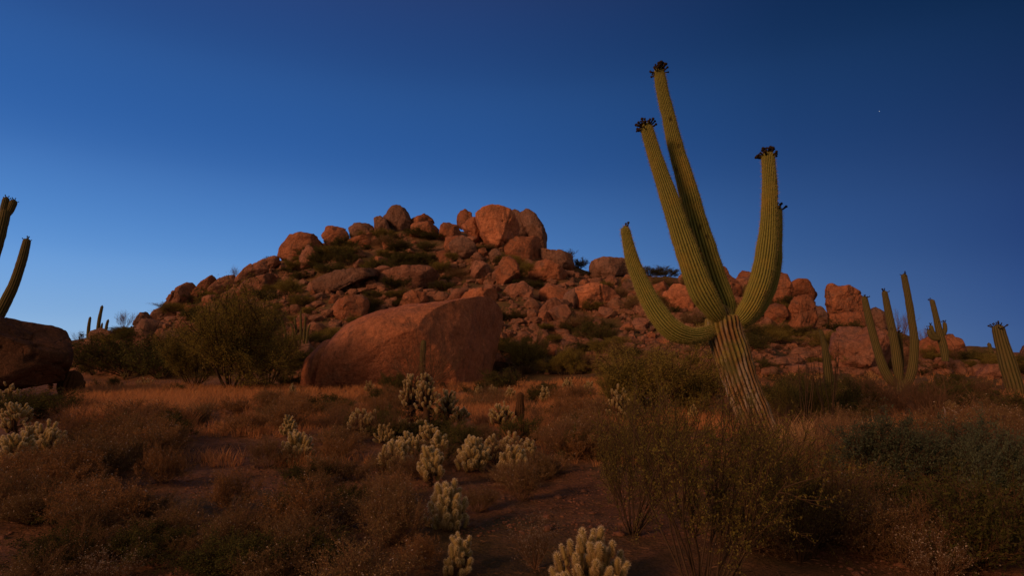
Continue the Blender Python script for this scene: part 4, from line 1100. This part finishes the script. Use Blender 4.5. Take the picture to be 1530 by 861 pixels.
c(575, 665, 630, 40, 'dull green low cholla behind the left part of the crowded clump', .2, 9, True, js=.11, seed=33)
c(640, 668, 626, 40, 'dull green low cholla at the trunks of the tall tree chollas', .2, 9, True, js=.11, seed=34)
c(45, 672, 628, 40, 'small cholla between the knobbly one and the very left one', .2, 8, True, js=.12, seed=35)
c(1345, 668, 634, 50, 'narrow pale cholla head beside the wide one behind the grey-green shrub', .1, 9, True, js=.11, seed=36)
# far ones, too small to show their joints one by one
for px, py, pt, w, tr, lab in [
    (600, 652, 622, 30, .2, 'low cholla behind the left end of the crowded clump'), (625, 655, 625, 28, .2, 'low cholla next to the trunks of the tall tree chollas'),
    (813, 606, 575, 17, .45, 'tiny tree cholla standing alone in the orange grass'), (715, 596, 573, 14, .4, 'tiny cholla at the right foot of the huge boulder'),
    (735, 597, 574, 18, .3, 'second tiny cholla from the right foot of the huge boulder, by a dark shrub'), (762, 602, 575, 18, .4, 'tiny dark-trunked cholla just left above the burnt stump'),
    (551, 590, 567, 18, .2, 'small pale cholla under the middle of the huge boulder'), (186, 568, 553, 14, .2, 'tiny bright cholla below the left thicket'),
    (216, 576, 560, 28, .1, 'low spreading pale cholla below the left thicket'), (964, 618, 589, 20, .3, 'small cholla just right of the round-crowned cholla'),
    (436, 600, 612 - 40, 14, .3, 'faint small cholla left of the huge boulder'), (848, 588, 562, 20, .35, 'small cholla at the foot of the slope under the sloping orange boulder'),
    (880, 590, 566, 18, .3, 'small pale cholla right of the one under the sloping orange boulder'), (1035, 630, 603, 16, .2, 'small pale cholla behind the big green bush'),
    (1420, 620, 596, 22, .2, 'small cholla tangled with the white dead branch'), (430, 655, 618, 26, .3, 'dim cholla just behind the lone fan-shaped one'),
    (1505, 632, 612, 14, .2, 'tiny pale cholla beside the smooth lone stone'), (577, 642, 618, 22, .2, 'dim cholla touching the broad low one')]:
    c(px, py, pt, w, lab, tr, 8, False, js=.14)

# dark barrel cacti and stumps
def barrel(px, py_base, py_top, w, label, ribs=16, lean=0):
    G = ground_at(px, py_base); H = (py_base - py_top) / F * G[1]; R = w / 2 / F * G[1]
    rows = [(lean * H * t, 0, -.05 + H * t, R * (.75 + .3 * math.sin(pi * min(t * 1.15, 1))) if t < .9 else R * .8) for t in np.linspace(0, 1, 7)]
    bag, C, T_, R_ = saguaro_limb(rows, ribs, max(.03, H / 30), per=4, seed=int(px), spine_len=.04, depth=.2)
    root = bpy.data.objects.new('barrel_cactus', None); COL.objects.link(root); root.location = G
    tag(root, label, 'cactus'); ob('body', bag.mesh('barrel_body', [DARKCACTUS, BROWNTWIG]), root)
barrel(103, 592, 553, 34, 'dark stout barrel cactus beside the pale round cholla at the left', lean=.12)
barrel(775, 645, 585, 13, 'dark burnt cactus stump standing upright beside the round-headed cholla', 12, .05)
barrel(661, 585, 570, 11, 'small dark barrel cactus in the shade at the foot of the huge boulder')

# ------------------------------------------------------------------ ocotillo and bare stems
def ocotillo(px, py, h_px, w_px, n, label, seed, mat=TWIG, thick=.009, Y=None):
    G = ground_at(px, py) if Y is None else P(px, py, Y)
    if Y is not None: G[2] = float(hgt(G[0], G[1]))
    H = h_px / F * G[1]; Wd = w_px / F * G[1]; rg = np.random.default_rng(seed)
    root = bpy.data.objects.new('ocotillo', None); COL.objects.link(root); root.location = G
    tag(root, label, 'shrub')
    for k in range(n):
        a = rg.uniform(0, 6.28); e = Wd * .5 * rg.uniform(.2, 1); h = H * rg.uniform(.6, 1)
        x, y = cos(a) * e, sin(a) * e * .7
        V, fs = simple_tube([(x * .05, y * .05, -.05, thick), (x * .45 + rg.normal() * .03, y * .45, h * .35, thick * .9), (x * .85, y * .85, h * .7, thick * .7), (x, y, h, thick * .35)], 5, 12, thick * .7, seed + k)
        b2 = Bag(); b2.add(V, fs)
        ns = int(h / .05); tt = rg.random(ns); base = V.reshape(12, 5, 3).mean(1)[(tt * 11).astype(int)]
        lv, lq = leaves(rg, base, .035, .3); b2.add(lv, [lq], 0)
        ob('stem', b2.mesh('ocotillo_stem', [mat]), root)
ocotillo(645, 580, 110, 120, 15, 'leafless ocotillo with thin wands spread in front of the huge boulder', 3, Y=30)
ocotillo(605, 578, 90, 60, 7, 'smaller leafless ocotillo left of the one in front of the huge boulder', 4, Y=31)
ocotillo(1205, 655, 130, 60, 7, 'bare whip-stemmed ocotillo close to the right of the great trunk', 5)
ocotillo(1240, 650, 140, 80, 9, 'bare whip-stemmed ocotillo around the slender young saguaro', 6)
ocotillo(850, 585, 46, 46, 12, 'small dense ocotillo on the flat below the sloping orange boulder', 7)
ocotillo(775, 585, 34, 40, 9, 'tiny ocotillo right of the huge boulder foot', 8)

# dead pale branch
G = ground_at(1412, 642)
root = bpy.data.objects.new('dead_branch', None); COL.objects.link(root); root.location = G
tag(root, 'bleached forked dead branch lying beyond the grey-green shrub', 'branch')
k = G[1] / F
for nm, path in [('stem', [(-30, 10, 2), (-8, 14, 3), (12, 22, 3), (22, 34, 2.6), (26, 48, 1.4)]), ('fork', [(12, 22, 2.4), (30, 36, 2), (48, 44, .8)]), ('fork', [(22, 34, 1.8), (28, 14, 1.5), (30, 2, 1)]), ('fork', [(24, 38, 1.6), (12, 50, .7)])]:
    V, fs = simple_tube([(a * k * .8, (i_ * .1), z * k * .62, r * k * .62) for i_, (a, z, r) in enumerate(path)], 7, 14, .02, 5)
    b2 = Bag(); b2.add(V, fs); ob(nm, b2.mesh('dead_' + nm, [PALETWIG]), root)

# ------------------------------------------------------------------ shrubs named one by one
s = shrub
s('palo', 345, 582, 185, 150, 'tall wispy yellow-green palo verde in front of the left slope', var=0)
s('palo', 290, 580, 100, 95, 'lower palo verde leaning against the left side of the tall wispy one', var=1)
s('palo', 400, 580, 90, 90, 'lower palo verde on the right side of the tall wispy one', var=2)
s('green', 190, 562, 150, 72, 'broad dark thicket left of the tall palo verde', var=0)
s('green', 140, 560, 90, 55, 'dark bush between the long dark boulder and the broad thicket', var=1)
s('green', 240, 566, 110, 60, 'dark bush in front of the broad thicket by the palo verde', var=2)
s('creosote', 1050, 905, 310, 255, 'largest nearest creosote with dark fanning stems at the lower right', var=0)
s('creosote', 945, 800, 150, 150, 'loose creosote left behind the largest one', var=1)
s('creosote', 1195, 840, 200, 150, 'loose creosote right behind the largest one', var=2)
s('creosote', 985, 735, 160, 120, 'olive creosote at the left in front of the great trunk', var=1)
s('palo', 990, 620, 190, 110, 'soft green palo verde bush left of the great trunk', var=1)
s('palo', 1045, 618, 110, 60, 'lower green bush just behind the great trunk', var=0)
s('palo', 1200, 640, 90, 70, 'yellow-green bush right behind the great trunk', var=2)
s('palo', 930, 625, 70, 75, 'small yellow-green bush behind the round-crowned cholla', var=2)
s('palo', 785, 555, 70, 55, 'soft green bush right of the huge boulder', var=1)
s('palo', 850, 560, 60, 40, 'small green bush below the sloping orange boulder', var=0)
s('grey', 1330, 745, 175, 115, 'big blue-grey shrub below the wide pale cholla head', var=0)
s('grey', 1430, 735, 160, 105, 'blue-grey shrub right of the biggest one', var=1)
s('grey', 1500, 770, 130, 130, 'dark grey-green shrub at the right border', var=2)
s('green', 1470, 850, 200, 150, 'dark shrub filling the lower right corner', var=3)
s('green', 1350, 800, 150, 90, 'dark low shrub below the big blue-grey one', var=2)
s('brown', 1260, 790, 170, 100, 'dull brown bush in front of the pale dry grass', var=1)
s('rust', 1195, 725, 100, 50, 'rusty bush between the creosote and the pale dry grass', var=2)
s('rust', 440, 800, 120, 82, 'rounded rust-coloured bush on open soil below the fan cholla', var=0)
s('rust', 150, 790, 140, 82, 'wide rust-coloured bush on the bare soil at the lower left', var=1)
s('rust', 240, 725, 80, 60, 'small rust bush right above the wide one at the lower left', var=2)
s('rust', 345, 765, 90, 60, 'thin rust bush between the wide left one and the rounded one', var=3)
s('brown', 580, 800, 110, 90, 'brown bush left of the bright fan-shaped cholla', var=0)
s('brown', 540, 900, 190, 100, 'mixed brown bush at the bottom edge left of the dim greenish cholla', var=2)
s('brown', 325, 830, 70, 60, 'dark spiky brown tuft on the bare soil at the lower left', var=3)
s('brown', 780, 750, 66, 76, 'dry twiggy bush below the right end of the cholla clump', var=1)
s('rust', 625, 850, 70, 50, 'rusty bush around the foot of the bright fan-shaped cholla', var=2)
s('whitedry', 800, 850, 70, 72, 'whitish dry flower bush on the bare soil near the largest cholla', var=0)
s('whitedry', 165, 870, 100, 45, 'whitish dry low bush at the lower left', var=1)
s('whitedry', 1400, 870, 110, 70, 'whitish dry stalks in front of the lower right shrub', var=1)
s('rust', 165, 690, 110, 55, 'rusty bush in front of the orange grass at the left', var=0)
s('rust', 100, 735, 110, 60, 'rusty bush below the left border chollas', var=3)
s('brown', 20, 770, 110, 90, 'dark brown bush at the left border below the chollas', var=0)
s('rust', 210, 640, 120, 50, 'orange-brown bush inside the left grass patch', var=1)
s('green', 60, 625, 130, 45, 'dark bush between the barrel cactus and the left border chollas', var=3)
s('dead', 1400, 632, 120, 60, 'leafless tangled bush in front of the three-armed distant cactus', var=0)
s('dead', 1295, 618, 90, 55, 'leafless grey bush left of the three-armed distant cactus', var=1)
s('dead', 1175, 650, 50, 50, 'leafless brush at the right foot of the great trunk', var=2)
s('green', 745, 585, 70, 36, 'dark shrub against the right end of the huge boulder', var=0)
s('green', 590, 588, 46, 34, 'dark shrub under the middle of the huge boulder', var=2)
s('dead', 630, 585, 120, 60, 'leafless brush at the base of the huge boulder', var=2)
s('rust', 505, 690, 80, 40, 'low rusty bush between the fan cholla and the crowded clump', var=0)
s('brown', 480, 725, 80, 55, 'low brown bush right of the fan cholla foot', var=1)
s('brown', 400, 700, 70, 50, 'low brown bush left of the fan cholla foot', var=2)
s('brown', 715, 765, 60, 44, 'brown bush between the clump and the bright fan-shaped cholla', var=3)
s('rust', 585, 745, 80, 40, 'rusty bush at the foot of the leftmost clump cholla', var=1)
s('green', 860, 660, 90, 40, 'dark low bush left of the loose creosote', var=1)


# groups of look-alike scrub
def scatter(k, n, x0, x1, y0, y1, wpx, hpx, label, group, name=None, thr=-1, perspective=True, avoid=()):
    made = 0; tries = 0
    while made < n and tries < n * 20:
        tries += 1
        px, py = rng.uniform(x0, x1), rng.uniform(y0, y1)
        if any(a <= px <= b and c_ <= py <= d for a, b, c_, d in avoid): continue
        g = ground_at(px, py, 0)
        if g is None: continue
        f = (py - 520) / 120 if perspective else 1.
        w = rng.uniform(*wpx) * f; h = rng.uniform(*hpx) * f
        shrub(k, px, py, w, h, label, group, name); made += 1
clump = [(505, 830, 625, 745), (400, 490, 645, 710), (0, 100, 600, 720), (1085, 1190, 600, 760)]
bare = clump + [(100, 300, 590, 660), (600, 745, 735, 900), (262, 440, 650, 785), (0, 260, 815, 900), (480, 560, 720, 800), (680, 900, 690, 861), (200, 420, 770, 861)]
scatter('rust', 40, 0, 900, 600, 740, (50, 90), (26, 46), 'low rusty scrub on the flat between the grass and the bare soil', 'low rusty scrub on the flat', avoid=bare)
scatter('brown', 46, 0, 960, 595, 720, (50, 90), (26, 48), 'low dull brown scrub on the flat', 'low brown scrub on the flat', avoid=bare)
scatter('brown', 12, 0, 700, 780, 880, (30, 44), (16, 26), 'small brown tuft on the bare soil close by', 'brown tufts on the near soil')
scatter('green', 16, 100, 1000, 576, 625, (50, 90), (26, 44), 'dark green scrub at the edge of the orange grass', 'dark scrub by the grass')
scatter('brown', 22, 1130, 1530, 590, 700, (60, 100), (34, 56), 'low brown scrub on the right-hand flat', 'low brown scrub at the right', avoid=[(1305, 1390, 560, 690), (1085, 1180, 590, 720)])
scatter('green', 16, 1120, 1530, 580, 640, (70, 130), (40, 70), 'dark green scrub at the foot of the right-hand bank', 'dark scrub at the right', avoid=[(1290, 1400, 560, 660)])
scatter('brown', 16, 1100, 1530, 720, 860, (50, 70), (26, 40), 'shaded brown scrub in the near right corner', 'shaded scrub at the near right')
small = [(262, 440, 650, 770), (690, 880, 700, 861), (600, 745, 735, 900), (400, 490, 640, 720)]
scatter('brown', 26, 490, 850, 640, 730, (34, 54), (14, 24), 'small brown scrub between the chollas of the crowded clump', 'small scrub between the chollas')
scatter('green', 22, 0, 950, 600, 700, (44, 74), (22, 36), 'small olive scrub on the grassy flat', 'small olive scrub on the flat', avoid=small)
scatter('dead', 22, 0, 950, 610, 720, (50, 80), (24, 40), 'leafless twiggy scrub on the grassy flat', 'leafless scrub on the flat', avoid=small)
scatter('dead', 16, 1100, 1530, 600, 720, (60, 110), (34, 60), 'leafless twiggy scrub on the right-hand flat', 'leafless scrub at the right')
scatter('brown', 12, 0, 620, 740, 830, (40, 64), (20, 34), 'shaded brown scrub in the near left', 'shaded scrub at the near left', avoid=small)
scatter('green', 12, 0, 620, 700, 861, (34, 54), (14, 24), 'low olive scrub in the near left', 'olive scrub at the near left', avoid=small)
s('dead', 1345, 617, 120, 44, 'leafless brush hiding the foot of the three-armed distant cactus', var=2)
hill_rng = np.random.default_rng(77)
def hill_scrub(n, x0, x1, ks, label, group, ym=562, big=1.):
    for k in range(n):
        r = hill_spot(hill_rng, x0, x1, ym)
        if r is None: continue
        px, py, g, pt = r
        w = big * hill_rng.uniform(16, 50) * (1 + (py - 400) / 400); h = w * hill_rng.uniform(.32, .52)
        if py - h < pt - 5: h = max(4, py - pt + 5)
        shrub(ks[hill_rng.integers(len(ks))], px, py, w, h, label, group)
hill_scrub(74, 150, 520, ['green', 'green', 'palo'], 'small dark bush between the rocks of the left slope', 'bushes on the left slope')
hill_scrub(84, 500, 880, ['green', 'green', 'palo', 'brown'], 'small bush between the rocks below the summit', 'bushes below the summit')
hill_scrub(64, 860, 1160, ['green', 'palo', 'green', 'brown'], 'small bush between the rocks behind the great cactus', 'bushes behind the great cactus')
hill_scrub(60, 1140, 1530, ['green', 'brown', 'dead', 'palo'], 'small bush on the bank below the right-hand ridge', 'bushes on the right-hand bank')
hill_scrub(34, 455, 640, ['green', 'green', 'palo'], 'dark bush among the ledges high up left of the peak', 'bushes high up left of the peak', 410, 1.1)
# bushes that stand against the sky
for px, py, w, h, kk_, lab in [(186, 484, 34, 22, 'dead', 'feathery bush against the sky left of the hill'), (403, 388, 16, 12, 'green', 'tiny bush against the sky on the left shoulder of the hill'),
                           (352, 416, 20, 15, 'dead', 'bare bush against the sky on the row of tilted slabs'), (456, 352, 16, 8, 'green', 'tiny bush on top of the layered skyline outcrop'),
                           (842, 394, 36, 22, 'green', 'dark bush against the sky below the summit pile'), (866, 402, 26, 18, 'green', 'dark bush against the sky in the saddle'),
                           (970, 412, 60, 16, 'green', 'low dark bush on the skyline left of the second cactus arm'), (995, 414, 50, 16, 'green', 'low dark bush on the skyline touching the second cactus arm'),
                           (1345, 512, 40, 42, 'dead', 'tall bare bush on the skyline among the distant cactus arms'), (1384, 520, 26, 26, 'dead', 'bare bush on the skyline beside the candelabra cactus'),
                           (1122, 424, 18, 16, 'green', 'tiny bush on the skyline near the right cactus arm'), (118, 516, 20, 18, 'dead', 'small bare bush between the long dark boulder and the far cacti')]:
    g = ground_at(px, py)
    shrub(kk_, px, py, w, h, lab, Y=float(g[1]))

# a bright star
t = NT('star_light'); e = t.n('Emission', {'Color': (1, .95, .9, 1), 'Strength': .6}); t.t.links.new(e.outputs[0], t.out.inputs['Surface'])
V, Fa = ico(2); p = P(1314, 166, 2600)
tag(ob('star', mesh('star', V * 1.5, [Fa], t.m), None, tuple(p)), 'lone faint star in the dark blue sky right of the great cactus', 'star')
